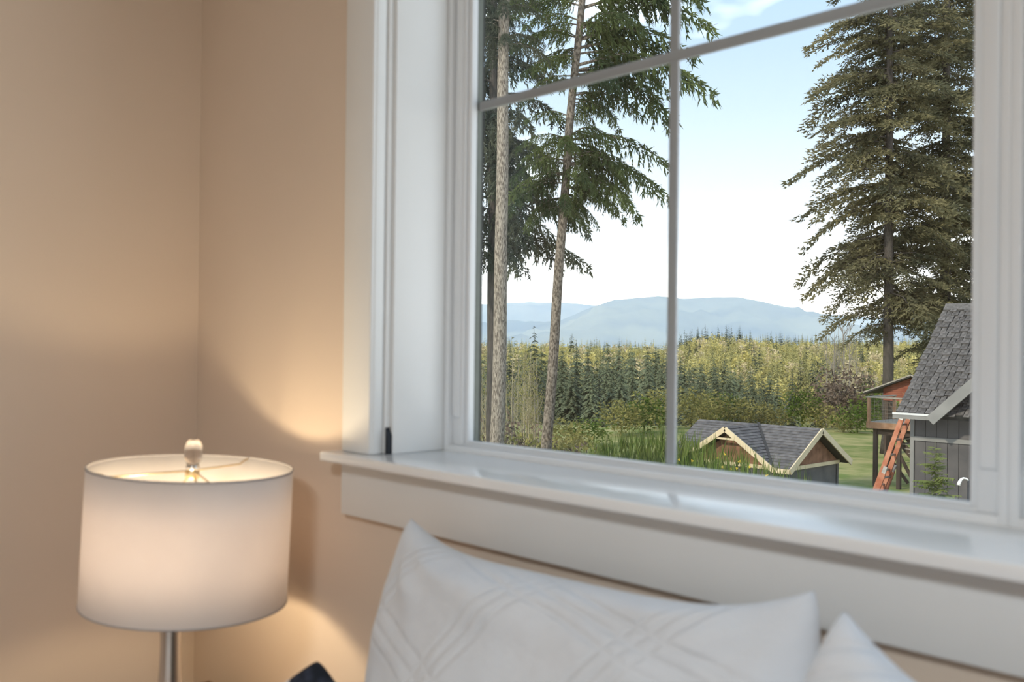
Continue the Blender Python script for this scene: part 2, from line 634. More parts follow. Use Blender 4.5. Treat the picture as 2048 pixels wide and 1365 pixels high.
fin = MB().lathe([(0.0105, 0.012), (0.0115, 0.015), (0.0150, 0.020), (0.0158, 0.026), (0.0160, 0.040), (0.0150, 0.0475), (0.0120, 0.053), (0.0065, 0.0565), (0.001, 0.0575)], hub, 40, AX).build('finial', m_crystal, lamp)
fin['label'] = 'clear crystal finial'
MB().lathe([(0.0115, 0.002), (0.0125, 0.004), (0.0125, 0.008), (0.0105, 0.0115)], hub, 28, AX).build('finial_collar', m_chrome, fin)
# stem, harp and bulb
NT = EZ - 0.478
body = MB()
body.lathe([(0.078, 0.0), (0.079, 0.006), (0.074, 0.012), (0.056, 0.018), (0.048, 0.030), (0.047, 0.050), (0.040, 0.080), (0.028, 0.115), (0.0205, 0.150), (0.0182, 0.185), (0.0172, 0.220), (0.0173, 0.236), (0.0185, 0.252), (0.0215, 0.270), (0.0225, NT - NST + 0.010), (0.010, NT - NST + 0.014)], (NX, NY, NST), 56)
body.build('stem', m_nickel, lamp)
bx = Vector((NX, NY, NT + 0.012))
bulb_c = bx.lerp(hub, 0.50)
MB().tube([bx, bx.lerp(bulb_c, 0.45)], 0.017, 20).build('socket', m_brass, lamp)
for s in (-1, 1):
    MB().tube([bx + sx * 0.012 * s, bx.lerp(hub, 0.18) + sx * 0.05 * s, bx.lerp(hub, 0.5) + sx * 0.058 * s, bx.lerp(hub, 0.85) + sx * 0.04 * s, hub - AX * 0.006 + sx * 0.006 * s], 0.0018, 8).build('harp_wire', m_brass, lamp)
MB().lathe([(0.012, -0.05), (0.016, -0.042), (0.026, -0.018), (0.030, 0.002), (0.026, 0.018), (0.014, 0.028), (0.002, 0.031)], bulb_c, 28).build('bulb', m_bulb, lamp)
pl = bpy.data.lights.new('bulb_light', 'POINT')
pl.energy = BULB_LIGHT
pl.color = (1.0, 0.80, 0.52)
pl.shadow_soft_size = 0.028
plo = bpy.data.objects.new('bulb_light', pl)
C.objects.link(plo)
plo.location = bulb_c + Vector((0, 0, 0.0))
plo.parent = lamp
plo.location = Vector(bulb_c) - Vector((NX, NY, NST))

# nightstand under the lamp
m_wood = mat('walnut', (0.16, 0.085, 0.045), (0.24, 0.13, 0.07), 5, 0.4, 0.08, 40, stretch=(1, 8, 1))
nsx0, nsx1, nsy0, nsy1 = -1.98, -1.46, 0.42, 0.98
ns = thing('nightstand', 'dark wooden nightstand carrying the table lamp', 'nightstand', ((nsx0 + nsx1) / 2, 0.7, 0))
MB().box(nsx0, nsx1, nsy0, nsy1, NST - 0.025, NST).build('top', m_wood, ns, bevel=0.003)
MB().box(nsx0 + 0.015, nsx1 - 0.015, nsy0 + 0.015, nsy1 - 0.01, 0.2, NST - 0.025).build('body', m_wood, ns)
for zz in (0.22, 0.40):
    d_ = MB().box(nsx0 + 0.03, nsx1 - 0.03, nsy0, nsy0 + 0.018, zz, zz + 0.16).build('drawer', m_wood, ns, bevel=0.002)
    MB().lathe([(0.006, 0.0), (0.006, 0.015), (0.014, 0.02), (0.012, 0.03), (0.003, 0.033)], ((nsx0 + nsx1) / 2, nsy0, zz + 0.08), 16, (0, -1, 0.0001)).build('knob', m_nickel, d_)
for x_ in (nsx0 + 0.02, nsx1 - 0.06):
    for y_ in (nsy0 + 0.03, nsy1 - 0.06):
        MB().box(x_, x_ + 0.04, y_, y_ + 0.04, 0, 0.2).build('leg', m_wood, ns)

# ------------------------------------------------------------------ bed and pillows
m_sheet = mat('bed_linen', (0.62, 0.60, 0.57), (0.68, 0.66, 0.63), 8, 0.85, detail=1)
m_base = mat('bed_base', (0.30, 0.27, 0.25), (0.34, 0.31, 0.29), 12, 0.85, 0.2, 60)
bed = thing('bed', 'bed with pale linen below the window', 'bed', (-0.3, -0.1, 0))
MB().box(-1.38, 0.62, -1.10, 0.97, 0.06, 0.22).build('base', m_base, bed, bevel=0.01)
for x_ in (-1.33, 0.50):
    for y_ in (-1.02, 0.86):
        MB().box(x_, x_ + 0.07, y_, y_ + 0.07, 0.0, 0.06).build('leg', m_wood, bed)
MB().box(-1.40, 0.64, -1.12, 0.975, 0.22, 0.47).build('mattress', m_sheet, bed, bevel=0.05, seg=4)


def quilt_material(name, c1, c2, line):
    m = bpy.data.materials.new(name)
    m.use_nodes = True
    nt = m.node_tree
    N = nt.nodes.new
    L = nt.links.new
    b_ = nt.nodes['Principled BSDF']
    b_.inputs['Roughness'].default_value = 0.9
    b_.inputs['Specular IOR Level'].default_value = 0.15
    b_.inputs['Sheen Weight'].default_value = 0.25
    tc = N('ShaderNodeTexCoord')
    nz = N('ShaderNodeTexNoise')
    nz.inputs['Scale'].default_value = 6
    L(tc.outputs['UV'], nz.inputs['Vector'])
    cr = N('ShaderNodeValToRGB')
    cr.color_ramp.elements[0].color = (*c1, 1)
    cr.color_ramp.elements[1].color = (*c2, 1)
    L(nz.outputs['Fac'], cr.inputs[0])
    L(cr.outputs[0], b_.inputs['Base Color'])
    # stitched quilting: groups of three lines running two ways
    acc = None
    for ang, sc in ((math.radians(38), 3.2), (math.radians(-72), 2.6)):
        mp = N('ShaderNodeMapping')
        mp.inputs['Rotation'].default_value = (0, 0, ang)
        L(tc.outputs['UV'], mp.inputs[0])
        sp_ = N('ShaderNodeSeparateXYZ')
        L(mp.outputs[0], sp_.inputs[0])
        m1 = N('ShaderNodeMath')
        m1.operation = 'MULTIPLY'
        m1.inputs[1].default_value = sc
        L(sp_.outputs['X'], m1.inputs[0])
        fr = N('ShaderNodeMath')
        fr.operation = 'FRACT'
        L(m1.outputs[0], fr.inputs[0])
        ramp = N('ShaderNodeValToRGB')
        ramp.color_ramp.interpolation = 'EASE'
        el = ramp.color_ramp.elements
        el[0].position = 0.0
        el[0].color = (1, 1, 1, 1)
        el[1].position = 0.36
        el[1].color = (1, 1, 1, 1)
        for p_, v_ in ((0.40, 0), (0.44, 1), (0.47, 1), (0.51, 0), (0.55, 1), (0.58, 1), (0.62, 0), (0.66, 1)):
            k_ = el.new(p_)
            k_.color = (v_, v_, v_, 1)
        L(fr.outputs[0], ramp.inputs[0])
        if acc is None:
            acc = ramp.outputs[0]
        else:
            mm = N('ShaderNodeMath')
            mm.operation = 'MINIMUM'
            L(acc, mm.inputs[0])
            L(ramp.outputs[0], mm.inputs[1])
            acc = mm.outputs[0]
    n2 = N('ShaderNodeTexNoise')
    n2.inputs['Scale'].default_value = 22
    n2.inputs['Detail'].default_value = 6
    L(tc.outputs['UV'], n2.inputs['Vector'])
    ad = N('ShaderNodeMath')
    ad.operation = 'MULTIPLY_ADD'
    ad.inputs[1].default_value = 1.6
    L(n2.outputs['Fac'], ad.inputs[0])
    L(acc, ad.inputs[2])
    bp = N('ShaderNodeBump')
    bp.inputs['Strength'].default_value = 0.55
    bp.inputs['Distance'].default_value = line
    L(ad.outputs[0], bp.inputs['Height'])
    L(bp.outputs[0], b_.inputs['Normal'])
    return m


m_quilt = quilt_material('white_quilt', (0.70, 0.73, 0.78), (0.77, 0.79, 0.83), 0.0042)


def pillow_mesh(w, h, t, seed, sag=0.056, n=64):
    """stuffed pillow in its own frame: x width, z height, y thickness (front is -y)"""
    V, Q, uv = [], [], []
    for side in (-1, 1):
        for j in range(n + 1):
            for i in range(n + 1):
                u, v = i / n * 2 - 1, j / n * 2 - 1
                e = max(0.0, (1 - abs(u) ** 2.6) * (1 - abs(v) ** 2.6))
                prof = e ** 0.48
                ear = max(0.0, abs(u) + abs(v) - 1.80) / 0.20
                x = u * w / 2 * (1 + 0.045 * (1 - v * v) * abs(u) ** 3 - 0.022 * ear * ear)
                dip = sag * (1 - abs(u) ** (5.0 if u < 0 else 4.6)) * abs(v) ** 3
                z = v * h / 2 - (dip if v > 0 else -dip * 0.7) - v * 0.010 * ear * ear
                nn = noise.noise(Vector((u * 2.1 + seed, v * 2.1, side * 3.0))) * 0.020 + noise.noise(Vector((u * 5.3, v * 5.3 + seed, side * 2.0))) * 0.010
                y = side * (t / 2 * prof) + nn * min(1.0, prof * 1.3) * side
                # wrinkles running out of the corners
                for cx_, cz_ in ((-1, 1), (1, 1)):
                    du, dv = u - cx_, v - cz_
                    rr = math.hypot(du, dv)
                    an = math.atan2(dv, du)
                    y += side * 0.007 * math.sin(an * 13 + seed) * math.exp(-((rr - 0.45) / 0.28) ** 2) * min(1, prof * 1.5)
                V.append((x, y, z))
                uv.append((u * w / 2 / 0.6 + 0.5, v * h / 2 / 0.6 + 0.5))
    N1 = (n + 1) ** 2
    for s in range(2):
        for j in range(n):
            for i in range(n):
                a = s * N1 + j * (n + 1) + i
                q = (a, a + 1, a + n + 2, a + n + 1)
                Q.append(q if s == 0 else q[::-1])
    me = bpy.data.meshes.new('pillow')
    me.from_pydata(V, [], Q)
    ul = me.uv_layers.new(name='UVMap')
    for li, l in enumerate(me.loops):
        ul.data[li].uv = uv[l.vertex_index]
    bm = bmesh.new()
    bm.from_mesh(me)
    bmesh.ops.remove_doubles(bm, verts=bm.verts, dist=0.0004)
    for _ in range(4):
        bmesh.ops.smooth_vert(bm, verts=bm.verts, factor=0.5, use_axis_x=True, use_axis_y=True, use_axis_z=True)
    for f in bm.faces:
        f.smooth = True
    bm.to_mesh(me)
    bm.free()
    return me


def place_pillow(name, label, me, m, c, rx, ry, rz, group=None, parent=None):
    o_ = link(name, me, None, [m])
    o_.location = c
    o_.rotation_euler = (rx, ry, rz)
    tag(o_, label, 'pillow', group)
    return o_


def wall_pt(px, py, Y):
    d_ = ray(px, py)
    return EYE + d_ * (Y / d_[1])


pA = wall_pt(818, 1014, 0.93)
pB = wall_pt(1650, 1152, 0.905)
PW = float(np.linalg.norm(pB - pA))
pm1 = pillow_mesh(PW * 1.005, 0.50, 0.17, 1.3)
mid = (pA + pB) / 2
tilt = math.radians(-13)
rzz = math.atan2(pB[1] - pA[1], pB[0] - pA[0])
ryy = -math.asin((pB[2] - pA[2]) / PW)
rot = Matrix.Rotation(rzz, 4, 'Z') @ Matrix.Rotation(ryy, 4, 'Y') @ Matrix.Rotation(tilt, 4, 'X')
off = rot @ Vector((0, 0, 0.25))
p1 = place_pillow('pillow', 'large white quilted pillow leaning under the window with two upright corners', pm1, m_quilt, Vector(mid) - off, 0, 0, 0)
p1.rotation_euler = rot.to_euler()

pC = wall_pt(1682, 1176, 0.81)
pm2 = pillow_mesh(0.62, 0.48, 0.17, 4.1)
rot2 = Matrix.Rotation(math.radians(-4), 4, 'Z') @ Matrix.Rotation(math.radians(13), 4, 'Y') @ Matrix.Rotation(math.radians(-14), 4, 'X')
p2 = place_pillow('pillow', 'white quilted pillow beside the large one, cut off by the picture corner', pm2, m_quilt, Vector(pC) - rot2 @ Vector((-0.31, 0, 0.24)), 0, 0, 0)
p2.rotation_euler = rot2.to_euler()

# navy and white cushion, only its peak is in view
m_navy = bpy.data.materials.new('navy_print')
m_navy.use_nodes = True


def navy(m):
    nt = m.node_tree
    N = nt.nodes.new
    L = nt.links.new
    b_ = nt.nodes['Principled BSDF']
    b_.inputs['Roughness'].default_value = 0.85
    tc = N('ShaderNodeTexCoord')
    vo = N('ShaderNodeTexVoronoi')
    vo.inputs['Scale'].default_value = 34
    L(tc.outputs['UV'], vo.inputs['Vector'])
    cr = N('ShaderNodeValToRGB')
    cr.color_ramp.elements[0].position = 0.0
    cr.color_ramp.elements[0].color = (0.030, 0.038, 0.065, 1)
    cr.color_ramp.elements[1].position = 0.55
    cr.color_ramp.elements[1].color = (0.004, 0.007, 0.014, 1)
    L(vo.outputs['Distance'], cr.inputs[0])
    nz = N('ShaderNodeTexNoise')
    nz.inputs['Scale'].default_value = 9
    L(tc.outputs['UV'], nz.inputs['Vector'])
    di = N('ShaderNodeVectorMath')
    di.operation = 'DISTANCE'
    di.inputs[1].default_value = (0.2417, 0.7583, 0.0)
    L(tc.outputs['UV'], di.inputs[0])
    ma = N('ShaderNodeMath')
    ma.operation = 'MULTIPLY_ADD'
    ma.inputs[1].default_value = 0.05
    L(nz.outputs['Fac'], ma.inputs[0])
    L(di.outputs['Value'], ma.inputs[2])
    fr = N('ShaderNodeMath')
    fr.operation = 'PINGPONG'
    fr.inputs[1].default_value = 0.17
    L(ma.outputs[0], fr.inputs[0])
    c2 = N('ShaderNodeValToRGB')
    c2.color_ramp.elements[0].position = 0.115
    c2.color_ramp.elements[1].position = 0.122
    L(fr.outputs[0], c2.inputs[0])
    mx = N('ShaderNodeMix')
    mx.data_type = 'RGBA'
    L(c2.outputs[0], mx.inputs['Factor'])
    L(cr.outputs[0], mx.inputs['A'])
    mx.inputs['B'].default_value = (0.72, 0.74, 0.77, 1)
    L(mx.outputs['Result'], b_.inputs['Base Color'])


navy(m_navy)
pN = wall_pt(641, 1315, 0.76)
pm3 = pillow_mesh(0.31, 0.31, 0.11, 7.7, 0.006)
rot3 = Matrix.Rotation(math.radians(28), 4, 'Z') @ Matrix.Rotation(math.radians(49), 4, 'Y') @ Matrix.Rotation(math.radians(-12), 4, 'X')
p3 = place_pillow('cushion', 'navy and white patterned cushion, only its dark peak showing', pm3, m_navy, Vector(pN) - rot3 @ Vector((-0.152, 0, 0.152)), 0, 0, 0)
p3.rotation_euler = rot3.to_euler()
p3['category'] = 'cushion'

# ================================================================== outdoors
GZ = EZ - 5.5                                   # lawn level
m_lawn = mat('lawn_grass', (0.150, 0.190, 0.055), (0.330, 0.300, 0.135), 0.6, 0.95, 0.8, 9, detail=7, spec=0.05, lo=0.38, hi=0.62)
m_scrub = mat('rough_ground', (0.10, 0.11, 0.035), (0.20, 0.17, 0.07), 0.10, 0.95, detail=8, spec=0.05)
m_bark = mat('grey_bark', (0.100, 0.082, 0.066), (0.300, 0.262, 0.215), 9, 0.95, 1.0, 12, stretch=(6, 6, 1.6), spec=0.05, detail=8, lo=0.40, hi=0.60)
m_bark2 = mat('brown_bark', (0.075, 0.062, 0.050), (0.230, 0.195, 0.160), 6, 0.95, 1.0, 10, stretch=(5, 5, 2.6), spec=0.05, detail=8, lo=0.40, hi=0.60)
m_bark3 = mat('dark_bark', (0.050, 0.044, 0.040), (0.100, 0.088, 0.078), 6, 0.95, 0.8, 20, stretch=(5, 5, 0.7), spec=0.05)
m_twig = mat('pale_twig', (0.26, 0.22, 0.14), (0.40, 0.35, 0.23), 3, 0.9, spec=0.05)
m_twig2 = mat('grey_twig', (0.20, 0.175, 0.145), (0.30, 0.27, 0.23), 3, 0.9, spec=0.05)
LEAF = dict(rough=0.8, spec=0.08, detail=2)
m_hem = mat('hemlock_needles', (0.045, 0.068, 0.036), (0.135, 0.165, 0.060), 0.9, trans=0.35, **LEAF)
m_hem2 = mat('dull_green_needles', (0.048, 0.060, 0.045), (0.115, 0.120, 0.078), 0.9, trans=0.30, **LEAF)  # duller, greyer green of the dark conifers by the left frame
m_fir = mat('fir_needles', (0.085, 0.088, 0.056), (0.215, 0.190, 0.100), 0.45, trans=0.30, **LEAF)
m_mid = mat('young_fir_needles', (0.105, 0.125, 0.075), (0.165, 0.180, 0.105), 0.5, trans=0.2, rand=0.30, **LEAF)
m_midd = mat('dark_fir_needles', (0.045, 0.058, 0.042), (0.085, 0.095, 0.064), 0.7, trans=0.2, rand=0.2, **LEAF)
m_hilly = mat('golden_leaves', (0.40, 0.34, 0.12), (0.55, 0.48, 0.20), 0.3, trans=0.3, rand=0.25, **LEAF)
m_hillg = mat('olive_needles', (0.21, 0.20, 0.08), (0.36, 0.32, 0.14), 0.3, trans=0.25, rand=0.30, **LEAF)
m_hillb = mat('pale_twigs', (0.42, 0.34, 0.20), (0.52, 0.44, 0.28), 0.3, trans=0.2, rand=0.2, **LEAF)
m_bushy = mat('yellow_leaves', (0.190, 0.180, 0.060), (0.310, 0.275, 0.100), 2.0, trans=0.3, rand=0.2, **LEAF)
m_bushg = mat('green_leaves', (0.070, 0.115, 0.020), (0.150, 0.185, 0.045), 2.0, trans=0.3, rand=0.2, **LEAF)
m_bushr = mat('brown_twigs', (0.105, 0.080, 0.062), (0.190, 0.140, 0.105), 2.0, trans=0.15, rand=0.15, **LEAF)
m_broom = mat('broom_stems', (0.060, 0.105, 0.020), (0.150, 0.180, 0.050), 3.0, trans=0.25, rand=0.2, **LEAF)
m_flower = mat('yellow_flowers', (0.75, 0.52, 0.04), (0.80, 0.62, 0.12), 3.0, trans=0.3, **LEAF)


def smooth(a, b, t):
    t = min(1.0, max(0.0, (t - a) / (b - a)))
    return t * t * (3 - 2 * t)


def gh(d, s):
    """ground height: lawn, then a valley, a wooded hillside and its far side; s = metres sideways"""
    z = GZ - 9.5 * smooth(60, 150, d) + 14.0 * smooth(230, 760, d) - 30 * smooth(790, 1500, d)
    z -= 9.0 * smooth(420, 760, d) * (1 - smooth(0.16, 0.20, s / max(d, 1)))
    if d > 60:
        k = smooth(60, 200, d)
        z += k * (noise.noise(Vector((d * 0.009, s * 0.011, 1.0))) * 3.2 + noise.noise(Vector((d * 0.03, s * 0.03, 4.0))) * 0.8)
    return z


def gpt(px, d, dz=0.0):
    s = (px - W / 2) / FPX * d
    p = EYE + FW * d + RT * s
    p[2] = gh(d, s) + dz
    return p


def terrain(name, ds, fa, fb, ns, m):
    V, Q = [], []
    for d in ds:
        for j in range(ns + 1):
            s = (fa + (fb - fa) * j / ns) * max(d, 25)
            p = EYE + FW * d + RT * s
            V.append((p[0], p[1], gh(d, s)))
    n1 = ns + 1
    for i in range(len(ds) - 1):
        for j in range(ns):
            a = i * n1 + j
            Q.append((a, a + 1, a + n1 + 1, a + n1))
    return struct(link(name, fast_mesh(name, V, Q, True), None, [m]))


terrain('lawn', list(np.linspace(3, 68, 27)), -1.6, 1.6, 24, m_lawn)
terrain('hillside', list(np.linspace(68, 260, 25)) + list(np.linspace(275, 1500, 50)), -0.9, 0.9, 44, m_scrub)

# ------------------------------------------------------------------ mountains and the haze in front of them
m_mtn = mat('mountain_forest', (0.030, 0.062, 0.090), (0.150, 0.165, 0.135), 0.0020, 0.95, detail=9, spec=0.0)
prof_near = [(-400, 668), (600, 676), (900, 668), (1000, 655), (1120, 640), (1180, 617), (1240, 600), (1320, 593), (1400, 598), (1470, 598), (1530, 604), (1580, 615), (1640, 634), (1720, 655), (1800, 668), (2100, 676), (2600, 660)]
prof_far = [(-600, 600), (700, 618), (940, 612), (1000, 607), (1060, 603), (1120, 606), (1200, 612), (1300, 606), (1500, 614), (1620, 628), (1700, 632), (1780, 640), (1900, 632), (2100, 622), (2700, 610)]


def ridge(name, prof, d, depth, seed):
    V, Q = [], []
    nx, ny = 220, 26
    xs = np.linspace(prof[0][0], prof[-1][0], nx)
    ys = np.interp(xs, [p[0] for p in prof], [p[1] for p in prof])
    for i, x in enumerate(xs):
        zt = at(x, ys[i], d)[2] + 60
        s = (x - W / 2) / FPX * d
        for j in range(ny + 1):
            t = j / ny
            dd = d + depth * (t - 0.5) * 2
            k = (1 - abs(t - 0.5) * 2) ** 0.85
            n_ = noise.fractal(Vector((s * 0.0016 + seed, dd * 0.0016, seed)), 0.75, 2.1, 7)
            z = -60 + zt * k + n_ * 150 * (0.12 + k) * (0.12 + min(1.0, abs(t - 0.5) * 5))
            p = EYE + FW * dd + RT * s
            V.append((p[0], p[1], z))
    n1 = ny + 1
    for i in range(nx - 1):
        for j in range(ny):
            a = i * n1 + j
            Q.append((a, a + n1, a + n1 + 1, a + 1))
    o_ = link(name, fast_mesh(name, V, Q, True), None, [m_mtn])
    return struct(o_)


ridge('mountain_range', prof_near, 5200, 1500, 2.0)
ridge('mountain_range', prof_far, 8200, 1700, 9.0)
m_haze = bpy.data.materials.new('mountain_haze')
m_haze.use_nodes = True
nt = m_haze.node_tree
nt.nodes.clear()
ho = nt.nodes.new('ShaderNodeOutputMaterial')
hv = nt.nodes.new('ShaderNodeVolumeScatter')
hv.inputs['Color'].default_value = (0.72, 0.86, 1.0, 1)
hv.inputs['Density'].default_value = 0.00014
hv.inputs['Anisotropy'].default_value = 0.0
nt.links.new(hv.outputs[0], ho.inputs['Volume'])
V8 = []
for dd, zz in ((1600, -120), (1600, 520), (10500, 520), (10500, -120)):
    for s in (-1, 1):
        p = EYE + FW * dd + RT * (s * 6500)
        V8.append((p[0], p[1], zz))
hz = link('haze', fast_mesh('haze', V8, [(0, 1, 3, 2), (2, 3, 5, 4), (4, 5, 7, 6), (6, 7, 1, 0), (0, 2, 4, 6), (1, 7, 5, 3)]), None, [m_haze])
tag(hz, 'pale blue haze lying over the far mountains', 'haze', kind='stuff')

# ------------------------------------------------------------------ foliage templates
TRI = np.array([[0, 1, 2]])


def blades(P, D, Wd, L_, rg, n=2, jit=0.38):
    """n thin triangles per tuft: points P, directions D"""
    m = len(P)
    out = []
    for _ in range(n):
        d = D + rg.normal(0, jit, (m, 3))
        d /= np.linalg.norm(d, axis=1)[:, None]
        s = np.cross(d, rg.normal(0, 1, (m, 3)))
        s /= np.linalg.norm(s, axis=1)[:, None]
        ln = L_ * rg.uniform(0.7, 1.3, (m, 1))
        a = P - s * Wd / 2
        b_ = P + s * Wd / 2
        c = P + d * ln
        out.append(np.stack([a, b_, c], 1))
    return np.concatenate(out).reshape(-1, 3)


def fir_branch(rg, tuft=0.056, wd=0.023, ntw=21, droop=0.10, hang=0.15):
    """branch of unit length along +x, foliage as tufts on side twigs"""
    P, D = [], []

    def axis(t):
        return np.array([t, 0.0, 0.10 * math.sin(t * math.pi) - droop * t * t])
    for i in range(ntw):
        t = 0.03 + 0.97 * (i + rg.uniform(0, 1)) / ntw
        for s in (-1, 1):
            ln = (0.40 * (1 - 0.62 * t) * rg.uniform(0.6, 1.2))
            dr = np.array([0.75, s * rg.uniform(0.7, 1.0), -hang + rg.uniform(-0.2, 0.2)])
            dr /= np.linalg.norm(dr)
            nn = max(2, int(ln / 0.036))
            for k in range(nn):
                q = (k + 0.6) / nn
                p = axis(t) + dr * ln * q + np.array([0, 0, -hang * 0.35 * q * q * ln])
                P.append(p + rg.normal(0, 0.010, 3))
                D.append(dr)
    for i in range(8):
        t = 0.65 + 0.35 * i / 7
        P.append(axis(t))
        D.append(np.array([1, rg.uniform(-0.5, 0.5), 0]))
    return blades(np.array(P), np.array(D), wd, tuft, rg, 2)


def hemlock_branch(rg, tuft=0.062, wd=0.020, ntw=22, arch=0.16, droop=0.34, hang=0.9):
    """arching unit branch whose side twigs hang down"""
    P, D = [], []

    def axis(t):
        return np.array([t, 0.0, arch * math.sin(min(1, t * 1.25) * math.pi * 0.6) - droop * t ** 2.3])
    for i in range(ntw):
        t = 0.10 + 0.90 * (i + rg.uniform(0, 1)) / ntw
        for s in (-1, 1):
            ln = 0.34 * (1 - 0.60 * t) * rg.uniform(0.55, 1.25)
            side = np.array([0.55, s * rg.uniform(0.35, 1.0), 0.0])
            nn = max(3, int(ln / 0.026))
            p = axis(t).copy()
            for k in range(nn):
                q = (k + 1) / nn
                dr = side * (1 - 0.55 * q) + np.array([0, 0, -hang * (0.25 + 1.2 * q)])
                dr /= np.linalg.norm(dr)
                p = p + dr * ln / nn
                P.append(p + rg.normal(0, 0.006, 3))
                D.append(dr)
    for i in range(26):
        t = 0.15 + 0.85 * i / 25
        P.append(axis(t))
        D.append(np.array([1.0, rg.uniform(-0.9, 0.9), -0.35]))
    return blades(np.array(P), np.array(D), wd, tuft, rg, 2)


def put(T, o, az, el, ln, roll=0.0):
    """place a unit branch: root o, azimuth, elevation, length"""
    ca, sa, ce, se = math.cos(az), math.sin(az), math.cos(el), math.sin(el)
    X = np.array([ca * ce, sa * ce, se])
    Y = np.array([-sa, ca, 0.0])
    Z = np.cross(X, Y)
    Y, Z = Y * math.cos(roll) + Z * math.sin(roll), Z * math.cos(roll) - Y * math.sin(roll)
    B = np.stack([X, Y, Z])
    return (T * ln) @ B + np.asarray(o)


def tri_obj(name, chunks, m, parent, stuff=True):
    V = np.concatenate(chunks)
    Fs = np.arange(len(V)).reshape(-1, 3)
    o_ = link(name, fast_mesh(name, V, Fs), parent, [m])
    if stuff:
        o_['kind'] = 'stuff'
    return o_


rg = np.random.default_rng(11)
HEM = [hemlock_branch(rg) for _ in range(4)]
FIR = [fir_branch(rg) for _ in range(5)]
RTA = math.atan2(RT[1], RT[0])                  # azimuth of "to the right"


def trunk_pts(pp, d0, d1=None):
    return [at(x, y, d0) for x, y in pp]


def conifer_near(name, label, axis_px, d, r0, r1, z_base, m_b, branches, T, m_n, extra=(), group=None):
    """tall tree: axis given as pixel points at depth d (bottom to top), branches (py, az offset from 'right', length, elevation)"""
    pts = [at(x, y, d) for x, y in axis_px]
    base = pts[0] + (pts[0] - pts[1]) * ((pts[0][2] - z_base) / max(0.01, pts[1][2] - pts[0][2]))
    pts = [base] + pts
    root = thing(name, label, 'tree', base, group)
    n = len(pts)
    hs = [p[2] for p in pts]
    # refine
    zs = np.linspace(hs[0], hs[-1], 40)
    fine = [(np.interp(z, hs, [p[0] for p in pts]) + 0.012 * math.sin(z * 1.7), np.interp(z, hs, [p[1] for p in pts]), z) for z in zs]
    rad = [r0 + (r1 - r0) * (z - hs[0]) / (hs[-1] - hs[0]) + (0.35 * r0 * math.exp(-(z - hs[0]) / 0.5)) for z in zs]
    MB().tube(fine, rad, 18).build('trunk', m_b, root)
    ch, tw = [], MB()
    for (py, az, ln, el) in branches:
        zz = at(1024, py, d)[2]
        o_ = np.array([np.interp(zz, hs, [p[0] for p in pts]), np.interp(zz, hs, [p[1] for p in pts]), zz])
        k = random.randrange(len(T))
        ch.append(put(T[k], o_, RTA + az, el, ln, random.uniform(-0.25, 0.25)))
        dr = np.array([math.cos(RTA + az) * math.cos(el), math.sin(RTA + az) * math.cos(el), math.sin(el)])
        pts_b = [o_, o_ + dr * ln * 0.35 + np.array([0, 0, ln * 0.09]), o_ + dr * ln * 0.75 + np.array([0, 0, -ln * 0.02])]
        tw.tube(pts_b, [0.012 * ln + 0.004, 0.007 * ln + 0.003, 0.004], 5, False)
    tri_obj('crown', ch, m_n, root)
    tw.build('branches', m_b, root, recalc=False)['kind'] = 'stuff'
    return root


# leaning hemlock, branches taken one by one from its silhouette
rnd = random.Random(5)
br = []
for py, az, ln, el in ((-60, 0.2, 2.6, 0.05), (-40, 2.6, 1.9, 0.0), (-20, -0.3, 2.3, 0.05), (15, 0.15, 2.75, 0.10), (10, 3.0, 1.5, 0.05), (40, 3.4, 1.2, 0.0), (45, 0.9, 1.9, 0.05), (60, -0.7, 1.6, 0.0),
                       (75, 3.15, 1.35, 0.05), (80, 0.10, 2.4, 0.12), (95, 0.35, 2.6, 0.05), (100, 2.4, 1.2, 0.0), (120, 3.5, 1.2, -0.15), (130, -0.1, 2.8, -0.02), (140, 0.5, 2.5, -0.1), (150, 3.0, 1.2, -0.25), (160, -1.0, 1.3, -0.1),
                       (190, 0.15, 1.5, -0.05), (196, 0.5, 1.3, -0.2), (205, -0.3, 1.0, -0.2), (232, 3.1, 0.9, 0.1), (240, 0.05, 0.5, -0.1),
                       (272, -0.9, 1.2, 0.0), (276, 3.3, 1.1, -0.05), (280, 0.15, 2.1, -0.02), (285, 2.5, 1.2, -0.1), (290, -1.7, 1.2, -0.05), (300, 0.6, 1.7, -0.1), (310, -0.3, 1.6, -0.15), (320, 3.6, 1.3, -0.2), (330, 0.05, 2.2, -0.10), (340, -1.2, 1.1, -0.2),
                       (345, 2.9, 1.5, -0.25), (350, 0.4, 1.9, -0.2), (360, -0.4, 1.5, -0.2), (365, 3.4, 1.3, -0.3), (375, 0.15, 1.4, -0.25), (385, 1.0, 1.2, -0.3), (390, -1.6, 0.9, -0.35), (395, 2.6, 1.1, -0.35), (400, 0.3, 0.9, -0.4), (410, 3.2, 0.9, -0.45), (415, -0.7, 0.7, -0.5), (425, 0.5, 0.5, -0.6)):
    br.append((py, az, ln * 0.98, el))
    br.append((py + rnd.uniform(-8, 14), az + rnd.uniform(-0.35, 0.35), ln * rnd.uniform(0.55, 0.9), el + rnd.uniform(-0.15, 0.1)))
conifer_near('hemlock_tree', 'leaning hemlock with drooping green branches and grey brown trunk, left half of window', [(1093, 900), (1107, 700), (1121, 500), (1139, 250), (1157, 80), (1166, -30), (1186, -300)], 19.0, 0.125, 0.055, GZ, m_bark2, br, HEM, m_hem)

